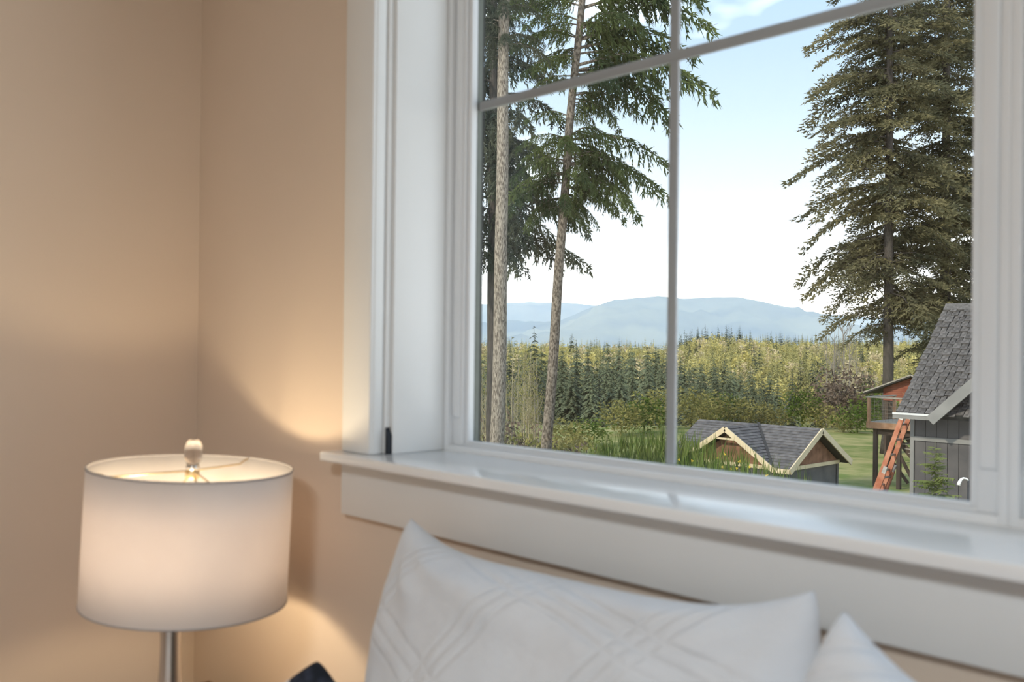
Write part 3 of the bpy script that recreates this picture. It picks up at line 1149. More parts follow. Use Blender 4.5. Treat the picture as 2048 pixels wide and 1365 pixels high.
# straight bare trunk next to the window frame
br = []
for i in range(46):
    py = -330 + i * 14
    br.append((py if py < 120 else 120 - rnd.uniform(0, 300), rnd.uniform(0, 6.28), rnd.uniform(0.6, 1.15), rnd.uniform(-0.3, 0.1)))
conifer_near('conifer_tree', 'straight conifer with tall bare pale trunk nearest the left window frame', [(995, 880), (1002, 560), (1005, 250), (1009, 0), (1013, -400)], 17.0, 0.148, 0.075, GZ, m_bark, br, HEM, m_hem2)

# darker trees behind it
br = []
for i in range(120):
    py = -320 + 830 * (i / 119)
    wide = 1.0 + 1.6 * smooth(-320, 330, py)
    br.append((py, rnd.uniform(0, 6.28), wide * rnd.uniform(0.7, 1.15), rnd.uniform(-0.35, -0.02)))
conifer_near('conifer_tree', 'dark shaggy conifer behind the bare pale trunk', [(985, 900), (986, 500), (987, 100), (988, -420)], 27.0, 0.20, 0.06, GZ, m_bark3, br, HEM, m_hem2)

# two big firs on the far side of the lawn


def big_fir(label, px, d, top, z0, wl, n, r0, lo_py, seed):
    rn = random.Random(seed)
    br = []
    for i in range(n):
        t = (i + rn.random()) / n
        py = lo_py + (top - lo_py) * t
        wide = wl * (0.35 + 0.65 * min(1.0, (1 - t) * 1.5 + 0.18)) * (0.72 + 0.28 * smooth(0.0, 0.12, t))
        gap = 0.62 + 0.5 * abs(math.sin(t * 31 + seed))
        br.append((py, rn.uniform(0, 6.28), wide * rn.uniform(0.62, 1.12) * min(1.0, gap), rn.uniform(-0.32, 0.12) - 0.18 * (1 - t)))
    return conifer_near('fir_tree', label, [(px, 800), (px + 2, 400), (px + 4, 0), (px + 7, top - 40)], d, r0, 0.05, z0, m_bark3, br, FIR, m_fir)


big_fir('tall fir with bare lower trunk rising behind the raised deck', 1776, 50.0, -420, GZ, 4.9, 250, 0.30, 655, 3)
big_fir('tall fir half hidden behind the grey house roof', 1890, 54.0, -480, GZ, 4.9, 270, 0.34, 690, 8)
big_fir('fir at the edge of the window beyond the grey house', 2010, 58.0, -500, GZ, 4.6, 200, 0.34, 720, 15)


# ------------------------------------------------------------------ small conifers, shared meshes
def small_conifer(seed, lev, nb, seg, h=1.0, r=0.2, low=0.04, droop=0.28):
    """unit-height conifer as layered serrated sprays, returned as triangles"""
    r_ = np.random.default_rng(seed)
    T = []
    for i in range(lev):
        t = low + (1 - low) * (i + r_.uniform(-0.3, 0.3)) / lev
        rad = r * (1 - t) ** 0.80 * r_.uniform(0.85, 1.12) + 0.012
        n = max(3, int(nb * (0.45 + 0.55 * (1 - t))))
        a0 = r_.uniform(0, 6.28)
        for k in range(n):
            a = a0 + 6.283 * (k + r_.uniform(-0.3, 0.3)) / n
            d = np.array([math.cos(a), math.sin(a), 0.0])
            s = np.array([-d[1], d[0], 0.0])
            L_ = rad * r_.uniform(0.65, 1.2)
            z = t + r_.uniform(-0.012, 0.012)
            up = r_.uniform(0.02, 0.10)
            for q in range(seg):
                f0 = q / seg * 0.9
                f1 = f0 + 1.25 / seg
                p0 = d * L_ * f0 + np.array([0, 0, z + L_ * (up * f0 * 3 - droop * 2.2 * f0 * f0)])
                p1 = d * L_ * f1 + np.array([0, 0, z + L_ * (up * f1 * 3 - droop * 2.2 * f1 * f1)])
                wq = L_ * (0.42 * (1 - f0) + 0.10) * r_.uniform(0.7, 1.2)
                dz = np.array([0, 0, -wq * r_.uniform(0.2, 0.7)])
                for sg in (-1, 1):
                    T.append([p0, p1, p0 + s * sg * wq * 0.8 + (p1 - p0) * r_.uniform(0.5, 1.1) + dz])
    T = np.array(T).reshape(-1, 3)
    # stem and leader
    st = []
    for a in (0, 2.1, 4.2):
        st += [[math.cos(a) * 0.012, math.sin(a) * 0.012, 0], [math.cos(a + 2.1) * 0.012, math.sin(a + 2.1) * 0.012, 0], [0, 0, 1.015]]
    return np.concatenate([T, np.array(st)])


def tri_mesh(name, V, m):
    me = fast_mesh(name, V, np.arange(len(V)).reshape(-1, 3))
    me.materials.append(m)
    return me


def leafy(seed, n, w=0.5, size=0.09, shell=0.55, cyl=0.0):
    """unit-height rounded crown of leaf triangles on a short stem"""
    r_ = np.random.default_rng(seed)
    d = r_.normal(0, 1, (n, 3))
    d /= np.linalg.norm(d, axis=1)[:, None]
    lump = 1 + 0.25 * np.sin(d[:, 0] * 5 + seed) * np.cos(d[:, 1] * 4 + d[:, 2] * 5)
    rad = (shell + (1 - shell) * r_.uniform(0, 1, n)) * lump
    P = d * rad[:, None] * np.array([w / 2, w / 2, 0.46]) + np.array([0, 0, 0.53])
    P[:, 2] = np.maximum(P[:, 2], 0.02)
    D = d * 0.6 + r_.normal(0, 0.8, (n, 3))
    D /= np.linalg.norm(D, axis=1)[:, None]
    T = blades(P, D, size * 0.7, size, r_, 1)
    st = []
    for a in (0, 2.1, 4.2):
        st += [[math.cos(a) * 0.02, math.sin(a) * 0.02, 0], [math.cos(a + 2.1) * 0.02, math.sin(a + 2.1) * 0.02, 0], [0, 0, 0.8]]
    return np.concatenate([T, np.array(st)])


MID = [tri_mesh('young_fir', small_conifer(20 + k, 26, 11, 5, r=0.21 + 0.03 * (k % 3)), m_mid) for k in range(5)]
MIDD = [tri_mesh('dark_fir', small_conifer(40 + k, 22, 9, 4, r=0.17), m_midd) for k in range(3)]
HCON = [small_conifer(60 + k, 14, 6, 2, r=0.135 + 0.018 * k) for k in range(4)]
HLEAF = [leafy(80 + k, 190, 0.62, 0.105) for k in range(3)]
HCM = [tri_mesh('hill_conifer', HCON[k], m_hillg) for k in range(4)]
HCD = [tri_mesh('hill_dark_conifer', HCON[k], m_midd) for k in range(3)]
HLM = [tri_mesh('hill_leaf_tree', HLEAF[k], m_hilly) for k in range(3)]
HBM = [tri_mesh('hill_bare_tree', HLEAF[k], m_hillb) for k in range(3)]


def plant(name, me, p, h, label, cat, group, wide=1.0):
    o_ = bpy.data.objects.new(name, me)
    C.objects.link(o_)
    o_.location = (float(p[0]), float(p[1]), float(p[2]))
    o_.scale = (h * wide, h * wide, h)
    o_.rotation_euler = (0, 0, random.uniform(0, 6.28))
    tag(o_, label, cat, group)
    return o_


def zone(px):
    for lim, txt in ((992, 'left of the pale bare trunk'), (1100, 'between the two bare trunks'), (1210, 'just right of the leaning trunk'), (1336, 'left of the middle window bar'), (1420, 'just right of the middle window bar'),
                     (1500, 'above the left half of the shed'), (1600, 'above the right half of the shed'), (1660, 'left of the bare alders'), (1725, 'behind the bare alders'), (1790, 'beside the big fir trunk'), (9999, 'between the big fir trunk and the grey roof')):
        if px < lim:
            return txt


# band of young firs beyond the lawn; heights follow the tree line seen in the photograph
rt = random.Random(21)
TL = [(960, 700), (1040, 705), (1120, 690), (1170, 684), (1230, 690), (1290, 684), (1345, 690), (1380, 712), (1450, 722), (1500, 728), (1540, 745), (1600, 770), (1680, 790), (1760, 790)]
GF = 'young firs in the valley beyond the lawn'
for row, (d, n, up) in enumerate(((96, 26, 44), (112, 26, 24), (130, 26, 8), (150, 26, -2))):
    for i in range(n):
        px = 955 + (1560 - 955) * (i + rt.uniform(0.1, 0.9)) / n
        ty = np.interp(px, [q[0] for q in TL], [q[1] for q in TL]) + up + rt.uniform(-4, 14)
        p = gpt(px, d + rt.uniform(-6, 6))
        dd = float((p - EYE) @ FW)
        h = at(px, ty, dd)[2] - p[2]
        dark = rt.random() < 0.16
        me = rt.choice(MIDD if dark else MID)
        if dark:
            plant('fir_tree', me, p, h, 'dark green young fir in the %s row, %s' % (('front', 'second', 'third', 'back')[row], zone(px)), 'tree', 'dark young firs in the valley', rt.uniform(0.85, 1.15))
        else:
            plant('fir_tree', me, p, h, 'grey green young fir in the %s row, %s' % (('front', 'second', 'third', 'back')[row], zone(px)), 'tree', GF, rt.uniform(0.9, 1.35))
# single darker firs standing out
for px, py, d, lab in ((1068, 648, 72, 'dark pointed young fir between the two bare trunks'), (1210, 800, 66, 'bright green young fir at the edge of the lawn, its foot among shrubs'), (1585, 735, 95, 'dark fir standing alone left of the bare alders'), (1640, 740, 110, 'slender dark fir just left of the bare alders')):
    p = gpt(px, d)
    plant('fir_tree', (MIDD[0] if 'dark' in lab else MID[1]), p, at(px, py, d)[2] - p[2], lab, 'tree', None, 1.2 if d < 70 else 1.0)

# wooded hillside: nearest trees one by one, the rest as one mass
spots = []
rh = random.Random(33)
d = 235.0
while d < 775:
    step = 5.2 + d * 0.006
    half0, half1 = (930 - W / 2) / FPX * d, (1960 - W / 2) / FPX * d
    s = half0 + rh.uniform(0, step)
    while s < half1:
        spots.append((d + rh.uniform(-step, step) * 0.6, s + rh.uniform(-step, step) * 0.35))
        s += step
    d += step * 1.05
spots.sort()
mass = {'g': [], 'd': [], 'y': [], 'b': []}
count = 0
GH = {'g': ('conifer_tree', 'olive conifer on the sunny hillside', 'olive conifers on the hillside'), 'd': ('conifer_tree', 'dark conifer on the sunny hillside', 'dark conifers on the hillside'),
      'y': ('leafy_tree', 'golden leafy tree on the sunny hillside', 'golden trees on the hillside'), 'b': ('bare_tree', 'pale bare tree on the sunny hillside', 'bare trees on the hillside')}
for d, s in spots:
    p = EYE + FW * d + RT * s
    p[2] = gh(d, s) - 0.3
    px = W / 2 + s / d * FPX
    nz = noise.noise(Vector((s * 0.012, d * 0.012, 7.0)))
    u = rh.random()
    top = d > 640
    if top:
        kind = 'd' if (u < 0.25 or (u < 0.85 and 1350 < px < 1490)) else ('y' if u > 0.85 else 'g')
    else:
        kind = 'y' if u < 0.17 + 0.35 * nz else ('b' if u > 0.93 - 0.1 * nz else ('d' if 0.42 < u < 0.50 else 'g'))
    h = {'g': rh.uniform(8, 14.5), 'd': rh.uniform(10, 16), 'y': rh.uniform(6, 10), 'b': rh.uniform(7, 11)}[kind]
    if top:
        h *= 0.95 + 0.25 * (1350 < px < 1480)
    if count < 230 and px > 940 and rh.random() < 0.8:
        me = rh.choice({'g': HCM, 'd': HCD, 'y': HLM, 'b': HBM}[kind])
        plant(GH[kind][0], me, p, h, GH[kind][1] + ', ' + zone(px), 'tree', GH[kind][2], rh.uniform(0.9, 1.3))
        count += 1
    else:
        T = (HCON if kind in 'gd' else HLEAF)[rh.randrange(3)]
        a = rh.uniform(0, 6.28)
        ca, sa = math.cos(a), math.sin(a)
        k = rh.uniform(0.9, 1.3)
        Rm = np.array([[ca, sa, 0], [-sa, ca, 0], [0, 0, 1.0]])
        mass[kind].append((T * np.array([h * k, h * k, h])) @ Rm + p)
fm = {'g': m_hillg, 'd': m_midd, 'y': m_hilly, 'b': m_hillb}
keys = [k for k in mass if mass[k]]
Vm = [np.concatenate(mass[k]) for k in keys]
mi = np.concatenate([np.full(len(v) // 3, i) for i, v in enumerate(Vm)])
Vm = np.concatenate(Vm)
fo = link('forest', fast_mesh('forest', Vm, np.arange(len(Vm)).reshape(-1, 3), False, mi), None, [fm[k] for k in keys])
tag(fo, 'golden green forest covering the far hillside', 'forest', kind='stuff')


# ------------------------------------------------------------------ bare saplings and alders
def bare_tree(name, label, p, h, r, m, seed, group=None, spread=0.5, nbr=9, lean=0.0, leaves=None):
    rn = random.Random(seed)
    root = thing(name, label, 'tree', p, group)
    p = Vector([float(v) for v in p])
    lx = Vector((rn.uniform(-1, 1) * lean, rn.uniform(-1, 1) * lean, 0))
    ax = [p + Vector((0, 0, h * t)) + lx * h * t * t for t in (0, 0.25, 0.5, 0.75, 1.0)]
    MB().tube(ax, [r, r * 0.8, r * 0.6, r * 0.4, r * 0.12], 6).build('trunk', m, root, recalc=False)
    tw = MB()
    tips = []
    for k in range(nbr):
        t = rn.uniform(0.22, 0.95)
        o_ = p + Vector((0, 0, h * t)) + lx * h * t * t
        a = rn.uniform(0, 6.28)
        L_ = h * spread * (1.05 - t) * rn.uniform(0.5, 1.1) + h * 0.05
        d_ = Vector((math.cos(a) * 0.55, math.sin(a) * 0.55, 0.8)).normalized()
        q = [o_, o_ + d_ * L_ * 0.5, o_ + (d_ + Vector((0, 0, 0.35))).normalized() * L_]
        tw.tube(q, [r * 0.35, r * 0.22, r * 0.08], 4, False)
        for _ in range(3):
            u = rn.uniform(0.3, 0.9)
            b0 = q[0].lerp(q[2], u)
            d2 = Vector((rn.uniform(-1, 1), rn.uniform(-1, 1), rn.uniform(0.3, 1))).normalized()
            tw.tube([b0, b0 + d2 * L_ * 0.4], [r * 0.16, r * 0.05], 3, False)
            tips.append(b0 + d2 * L_ * 0.4)
    tw.build('twigs', m, root, recalc=False)['kind'] = 'stuff'
    if leaves:
        r_ = np.random.default_rng(seed)
        P = np.array([t_ for t_ in tips for _ in range(leaves[1])]) + r_.normal(0, h * 0.03, (len(tips) * leaves[1], 3))
        T = blades(P, r_.normal(0, 1, P.shape), h * 0.012, h * 0.02, r_, 1)
        tri_obj('leaves', [T], leaves[0], root)
    return root


GS = 'bare saplings behind the two trunks'
for i in range(34):
    px = 962 + rt.uniform(0, 122)
    d = rt.uniform(36, 62)
    p = gpt(px, d)
    ty = rt.uniform(690, 790)
    bare_tree('sapling', '%s %s bare sapling in the thicket, %s' % ('tall' if ty < 740 else 'short', 'pale' if i % 3 else 'grey', zone(px)), p, max(2.5, at(px, ty, d)[2] - p[2]), 0.035, m_twig if i % 3 else m_twig2, 100 + i, GS, 0.35, 12, 0.06, (m_bushy, 3))
p = gpt(978, 30)
bare_tree('sapling', 'pale yellow forked sapling at the bottom left corner of the glass', p, at(978, 790, 30)[2] - p[2], 0.07, m_twig, 555, None, 0.5, 14, 0.03)
for px, d, ty in ((1668, 88, 640), (1680, 92, 655), (1690, 84, 632), (1700, 90, 648), (1655, 94, 668), (1712, 96, 690)):
    p = gpt(px, d)
    bare_tree('alder_tree', 'tall thin bare alder in the clump left of the fir trunk', p, at(px, ty, d)[2] - p[2], 0.085, m_twig2, px, 'bare alders left of the fir trunk', 0.42, 16, 0.03)

# ------------------------------------------------------------------ shrubs along the lawn edge
BY = [tri_mesh('yellow_shrub', leafy(120 + k, 700, 1.0, 0.07, 0.35), m_bushy) for k in range(3)]
BG = [tri_mesh('green_shrub', leafy(130 + k, 700, 1.0, 0.07, 0.35), m_bushg) for k in range(3)]
BR = [tri_mesh('brown_shrub', leafy(140 + k, 900, 1.1, 0.06, 0.30), m_bushr) for k in range(2)]
shr = [(1385, 66, 2.9, 'y', 1.3, 'golden shrub rising behind the left end of the shed roof'), (1418, 70, 2.6, 'y', 1.3, 'pale golden shrub behind the shed roof ridge'),
       (1440, 73, 2.8, 'g', 1.2, 'green shrub behind the middle of the shed roof'), (1478, 72, 2.4, 'y', 1.4, 'olive yellow shrub behind the shed, right of a green one'),
       (1520, 74, 2.1, 'y', 1.5, 'low yellow shrub above the shed ridge'), (1560, 72, 1.7, 'y', 1.7, 'low yellow green shrub in front of the dark fir'),
       (1606, 67, 3.1, 'g', 1.0, 'bright green upright shrub behind the right shed gable'), (1645, 66, 2.0, 'y', 1.5, 'yellow green shrub at the far lawn edge right of the green one'),
       (1690, 70, 4.6, 'r', 1.2, 'large brown twiggy shrub left of the raised deck'), (1665, 74, 3.9, 'r', 1.1, 'brown shrub behind the lawn edge below the alders'),
       (1716, 62, 2.1, 'g', 1.5, 'rounded green shrub left of the deck posts'), (1690, 63, 1.3, 'y', 1.8, 'low olive shrub on the far lawn edge below the brown bush'),
       (1765, 66, 3.2, 'g', 1.3, 'green shrub seen through the deck railing'), (1742, 70, 2.9, 'r', 1.3, 'brown shrub behind the deck railing'),
       (1135, 48, 1.9, 'y', 1.5, 'yellow brown shrub right of the leaning trunk foot'), (1180, 52, 1.7, 'g', 1.6, 'green brown shrub below the bright young fir'),
       (1245, 58, 2.4, 'y', 1.4, 'olive shrub below the young firs near the middle bar'), (1290, 60, 2.6, 'g', 1.4, 'green shrub just left of the middle bar'), (1320, 64, 3.0, 'y', 1.3, 'golden shrub partly behind the middle bar'),
       (1040, 44, 1.6, 'y', 1.8, 'low yellow shrub among the bare saplings'), (975, 42, 1.7, 'y', 1.7, 'low yellow shrub at the left window frame'), (1085, 42, 1.5, 'r', 1.8, 'brown low shrub at the foot of the leaning trunk')]
shr += [(962, 27, 2.7, 'r', 0.9, 'brown thicket shrub against the left window frame'), (1022, 29, 2.9, 'y', 0.8, 'olive thicket shrub between the two trunk feet'), (1050, 27, 2.6, 'r', 0.9, 'brown thicket shrub just left of the leaning trunk foot'),
        (1075, 31, 2.8, 'y', 0.8, 'olive thicket shrub behind the leaning trunk foot'), (1120, 30, 2.6, 'r', 0.9, 'brown thicket shrub just right of the leaning trunk foot'), (1150, 32, 2.75, 'y', 0.9, 'yellowish thicket shrub right of a brown one by the leaning trunk'),
        (1178, 30, 2.35, 'r', 0.9, 'low brown thicket shrub left of the small lawn patch'), (1005, 33, 3.2, 'r', 0.8, 'brown thicket shrub behind the pale trunk foot')]
for px, d, h, k, wd, lab in shr:
    p = gpt(px, d, -0.1)
    plant('shrub', rt.choice({'y': BY, 'g': BG, 'r': BR}[k]), p, h, lab, 'shrub', None, wd)


# upright green broom in front of the shed
def broom(label, px, d, top_py, wdt, n, seed, flowers=0):
    r_ = np.random.default_rng(seed)
    p = ground_at(px, d, GZ)
    h = (at(px, top_py, d)[2] - GZ) * 1.05
    n = int(n * 2.2)
    root = thing('broom_shrub', label, 'shrub', p)
    a = r_.uniform(0, 6.28, n)
    rr = np.sqrt(r_.uniform(0, 1, n))
    B = np.stack([np.cos(a) * rr * wdt * 0.55, np.sin(a) * rr * wdt * 0.55, np.zeros(n)], 1)
    hh = h * r_.uniform(0.88, 1.03, n) * (1 - 0.05 * rr)
    tip = B * 1.25 + np.stack([r_.normal(0, 0.10, n), r_.normal(0, 0.10, n), hh], 1)
    T, T2 = [], []
    for k in range(n):
        t0 = 0.35
        P = np.linspace(B[k] * (1 - t0) + tip[k] * t0, tip[k], 9)[:-1]
        D = np.tile((tip[k] - B[k]) / np.linalg.norm(tip[k] - B[k]), (8, 1)) + r_.normal(0, 0.16, (8, 3))
        T.append(blades(P, D, 0.020, 0.34, r_, 2, 0.10))
    T.append(blades(B, (tip - B) / np.linalg.norm(tip - B, axis=1)[:, None], 0.035, h * 0.75, r_, 1, 0.02))
    tri_obj('stems', [np.concatenate(T) + p], m_broom, root)
    if flowers:
        k = r_.integers(0, n, flowers)
        P = B[k] + (tip[k] - B[k]) * r_.uniform(0.6, 1.0, (flowers, 1)) + r_.normal(0, 0.05, (flowers, 3))
        tri_obj('flowers', [blades(P, r_.normal(0, 1, P.shape), 0.045, 0.05, r_, 2) + p], m_flower, root)
    return root


broom('tall green broom shrub just left of the middle window bar', 1265, 15.5, 880, 1.1, 120, 1)
broom('green broom shrub behind the middle window bar', 1325, 16.5, 872, 1.0, 110, 2)
broom('dense green broom shrub over the left end of the shed roof', 1374, 15.5, 880, 0.8, 130, 3)
broom('broom shrub with small yellow flowers in front of the shed gable', 1430, 14.5, 910, 0.9, 70, 4, 90)
broom('low broom shrub with pale yellow flowers at the sill', 1475, 13.5, 930, 0.9, 60, 5, 60)
broom('thin green broom shrub in front of the cream barge board', 1490, 16.0, 905, 0.6, 30, 6, 10)
broom('low feathery broom shrub at the valley of the shed eaves', 1555, 15.0, 948, 0.9, 50, 7)
broom('tall grassy broom shrub left of the others', 1200, 17.0, 905, 1.0, 60, 8)

# ------------------------------------------------------------------ buildings (all square with the house)
m_roof = mat('roof_shingle', (0.075, 0.070, 0.068), (0.135, 0.126, 0.122), 22, 0.9, 0.5, 120, spec=0.1, rand=0.22)
m_roofs = mat('shed_roof', (0.085, 0.082, 0.085), (0.160, 0.150, 0.150), 6, 0.9, 0.4, 60, spec=0.1, rand=0.12)
m_felt = mat('roof_underlay', (0.035, 0.034, 0.036), (0.05, 0.05, 0.05), 10, 0.9)
m_char = mat('charcoal_siding', (0.075, 0.072, 0.074), (0.115, 0.108, 0.106), 2.5, 0.85, 0.2, 60, spec=0.1)
m_greyt = mat('grey_trim', (0.175, 0.172, 0.164), (0.215, 0.210, 0.200), 3, 0.7, spec=0.2)
m_gut = mat('gutter_metal', (0.50, 0.50, 0.49), (0.58, 0.58, 0.57), 6, 0.5, spec=0.3)
m_cream = mat('cream_trim', (0.56, 0.46, 0.31), (0.64, 0.53, 0.37), 3, 0.8, spec=0.1)
m_cedar = mat('cedar_shingle', (0.135, 0.070, 0.045), (0.240, 0.125, 0.080), 5, 0.85, 0.4, 30, spec=0.1, rand=0.25)
m_red = mat('red_boards', (0.190, 0.060, 0.040), (0.280, 0.105, 0.070), 2, 0.8, 0.2, 30, spec=0.1)
m_dwood = mat('dark_timber', (0.055, 0.040, 0.032), (0.095, 0.072, 0.058), 4, 0.85, 0.2, 30, spec=0.1, stretch=(1, 1, 0.2))
m_cwood = mat('cedar_timber', (0.26, 0.14, 0.08), (0.37, 0.22, 0.14), 4, 0.8, 0.2, 30, spec=0.1)
m_gwood = mat('weathered_board', (0.240, 0.215, 0.180), (0.330, 0.300, 0.255), 4, 0.85, spec=0.1)
m_orange = mat('orange_fibreglass', (0.34, 0.115, 0.060), (0.46, 0.210, 0.130), 9, 0.5, spec=0.3)
m_alu = mat('worn_aluminium', (0.42, 0.39, 0.36), (0.60, 0.57, 0.54), 12, 0.45, metal=0.6)
m_white = mat('white_pipe', (0.80, 0.80, 0.78), (0.84, 0.84, 0.82), 10, 0.4)


def slab(mb, quad, t):
    """thin slab under a planar quad"""
    q = [Vector(p) for p in quad]
    n = (q[1] - q[0]).cross(q[3] - q[0]).normalized()
    if n.z < 0:
        n = -n
    vs = q + [p - n * t for p in q]
    return mb._add(vs, [(0, 1, 2, 3), (7, 6, 5, 4), (0, 4, 5, 1), (1, 5, 6, 2), (2, 6, 7, 3), (3, 7, 4, 0)])


def courses(parent, p_eave0, p_eave1, up0, up1, n, t, m):
    """shingle courses as overlapping long strips from eave (0..1) to ridge"""
    a0, a1, b0, b1 = map(Vector, (p_eave0, p_eave1, up0, up1))
    nn = (a1 - a0).cross(b0 - a0).normalized()
    if nn.z < 0:
        nn = -nn
    for i in range(n):
        f0, f1 = i / n, min(1.0, (i + 1.25) / n)
        l0, l1 = a0.lerp(b0, f0), a1.lerp(b1, f0)
        u0, u1 = a0.lerp(b0, f1), a1.lerp(b1, f1)
        vs = [l0 + nn * t, l1 + nn * t, u1 + nn * t * 0.15, u0 + nn * t * 0.15, l0, l1, u1, u0]
        MB()._add(vs, [(0, 1, 2, 3), (4, 7, 6, 5), (0, 4, 5, 1), (1, 5, 6, 2), (2, 6, 7, 3), (3, 7, 4, 0)]).build('shingle_course', m, parent, recalc=False)


# ---- shed with two gables
sx0, sx1, sy0, sy1 = -17.04, -12.98, 22.60, 26.00        # roof outline of the long wing
zE, zR = EZ - 3.21, EZ - 2.21
yR = (sy0 + sy1) / 2
gx0, gx1 = -16.48, -13.48                               # front gable
gxm = (gx0 + gx1) / 2
shed = thing('garden_shed', 'small shed with two gables, dark shingle roof and cream barge boards', 'shed', (-15.0, 24.3, GZ))
ov = 0.28
wx0, wx1, wy0, wy1 = sx0 + ov, sx1 - ov, sy0 + ov, sy1 - ov
zT = zE - 0.02                                          # trim band level
MB().box(wx0, wx1, wy0, wy1, GZ, zT + 0.02).build('wall', m_char, shed)
roof = empty('roof', (-15.0, 24.3, zR))
roof.parent = shed
roof.location = Vector((0, 0, zR - GZ))
mbr = MB()
slab(mbr, [(sx0, sy0, zE), (gx0, sy0, zE), (gxm, yR, zR), (sx0, yR, zR)], 0.10)
slab(mbr, [(gx1, sy0, zE), (sx1, sy0, zE), (sx1, yR, zR), (gxm, yR, zR)], 0.10)
slab(mbr, [(sx1, sy1, zE), (sx0, sy1, zE), (sx0, yR, zR), (sx1, yR, zR)], 0.10)
mbr.build('roof_deck', m_felt, roof)
courses(roof, (gx1 + 0.02, sy0, zE), (sx1, sy0, zE), (gxm, yR, zR), (sx1, yR, zR), 15, 0.022, m_roofs)
courses(roof, (sx0, sy0, zE), (gx0, sy0, zE), (sx0, yR, zR), (gxm, yR, zR), 15, 0.022, m_roofs)
courses(roof, (sx1, sy1, zE), (sx0, sy1, zE), (sx1, yR, zR), (sx0, yR, zR), 8, 0.022, m_roofs)
mbr = MB()
slab(mbr, [(gx1, sy0, zE), (gxm, yR, zR), (gxm, yR - 0.01, zR), (gxm, sy0, zR)], 0.08)
slab(mbr, [(gx0, sy0, zE), (gxm, yR, zR), (gxm, yR - 0.01, zR), (gxm, sy0, zR)], 0.08)
mbr.build('roof_deck', m_felt, roof)
courses(roof, (gx1, sy0 - 0.03, zE + 0.0), (gx1 - 0.01, sy0, zE), (gxm, sy0 - 0.03, zR), (gxm, yR, zR), 15, 0.024, m_roofs)
courses(roof, (gx0 + 0.01, sy0, zE), (gx0, sy0 - 0.03, zE), (gxm, yR, zR), (gxm, sy0 - 0.03, zR), 15, 0.024, m_roofs)
MB().bar((gx1 - 0.02, sy0 + 0.02, zE + 0.035), (gxm, yR, zR + 0.035), 0.07, 0.03).build('valley_flashing', m_felt, roof)
# cross gable front
MB().prism([(gx0 + ov, zT), (gx1 - ov, zT), (gxm, zR - 0.16)], 1, wy0 - 0.02, wy0 + 0.2).build('gable_panel', m_cedar, shed)
MB().box(gx0 + 0.15, gx1 - 0.15, wy0 - 0.05, wy0, zT - 0.07, zT + 0.03).build('trim_band', m_cream, shed)
MB().prism([(gxm - 0.42, zR - 0.36), (gxm + 0.42, zR - 0.36), (gxm + 0.36, zR - 0.31), (gxm - 0.36, zR - 0.31)], 1, sy0 - 0.01, sy0 + 0.03).build('collar_board', m_cream, shed)
for s in (-1, 1):
    xe = gx0 if s < 0 else gx1
    MB().bar((xe - s * -0.02, sy0 - 0.02, zE - 0.06), (gxm, sy0 - 0.02, zR - 0.06), 0.035, 0.14, (0, 0, 1)).build('barge_board', m_cream, shed)
MB().box(gx1, sx1, sy0 - 0.03, sy0, zE - 0.12, zE + 0.01).build('fascia', m_cream, shed)
# right gable
MB().prism([(wy0, zT), (wy1, zT), (yR, zR - 0.16)], 0, wx1 - 0.2, wx1 + 0.02).build('gable_panel', m_cedar, shed)
MB().box(wx1, wx1 + 0.05, wy0 - 0.05, wy1 + 0.05, zT - 0.07, zT + 0.03).build('trim_band', m_cream, shed)
for s in (-1, 1):
    ye = sy0 if s < 0 else sy1
    MB().bar((sx1 + 0.015, ye, zE - 0.06), (sx1 + 0.015, yR, zR - 0.06), 0.035, 0.16, (0, 0, 1)).build('barge_board', m_cream, shed)
MB().box(wx1 - 0.02, wx1 + 0.03, wy1 - 0.08, wy1 + 0.02, GZ, zT - 0.07).build('corner_board', m_char, shed)

# ---- grey house at the edge of the window
hx0, hx1 = -6.63, 1.5
hy0, hyr = 14.79, 16.65
zE2, zR2 = EZ - 1.0, EZ + 0.75
sl = (zR2 - zE2) / (hyr - hy0)
house = thing('grey_house', 'charcoal house with steep dark shingle roof at the edge of the window', 'house', (-4.0, 15.2, GZ))
yW = 15.20
gxa = -6.06
hw = 1.80
gxp = gxa + hw
zP = zE2 - 0.02 + hw * sl
MB().box(-6.56, hx1 - 0.1, yW + 0.03, 2 * hyr - yW, GZ, zE2 + 0.30).build('wall', m_char, house)
bw = 0.171
zt1, zt0, zt2 = EZ - 1.385, EZ - 1.455, EZ - 0.915
i = 0
x = -6.52
while x < -4.0:
    MB().box(x + 0.004, x + bw - 0.004, yW, yW + 0.03, GZ, zt0).build('siding_board', m_char, house)
    MB().box(x + 0.004, x + bw - 0.004, yW, yW + 0.03, zt1, zt2 if x > -6.0 else zE2 - 0.07).build('siding_board', m_char, house)
    x += bw
xe_ = x
MB().box(xe_, hx1 - 0.1, yW, yW + 0.03, GZ, zt2).build('wall', m_char, house)
MB().box(-6.58, xe_, yW - 0.022, yW, zt0, zt1).build('trim_band', m_greyt, house)
MB().box(gxa + 0.2, xe_, yW - 0.022, yW, zt2, zt2 + 0.05).build('trim_band', m_greyt, house)
MB().box(-6.585, -6.525, yW - 0.025, yW + 0.04, GZ, zE2 - 0.05).build('corner_board', m_greyt, house)
MB().prism([(gxa + 0.10, zt2), (gxp + hw - 0.10, zt2), (gxp, zP - 0.10)], 1, yW, yW + 0.4).build('gable_panel', m_cedar, house)
hroof = empty('roof', (0, 0, 0))
hroof.parent = house
hroof.location = Vector((0, 0, zR2 - GZ))
mbr = MB()
slab(mbr, [(hx0, hy0, zE2), (hx1, hy0, zE2), (hx1, hyr, zR2), (hx0, hyr, zR2)], 0.10)
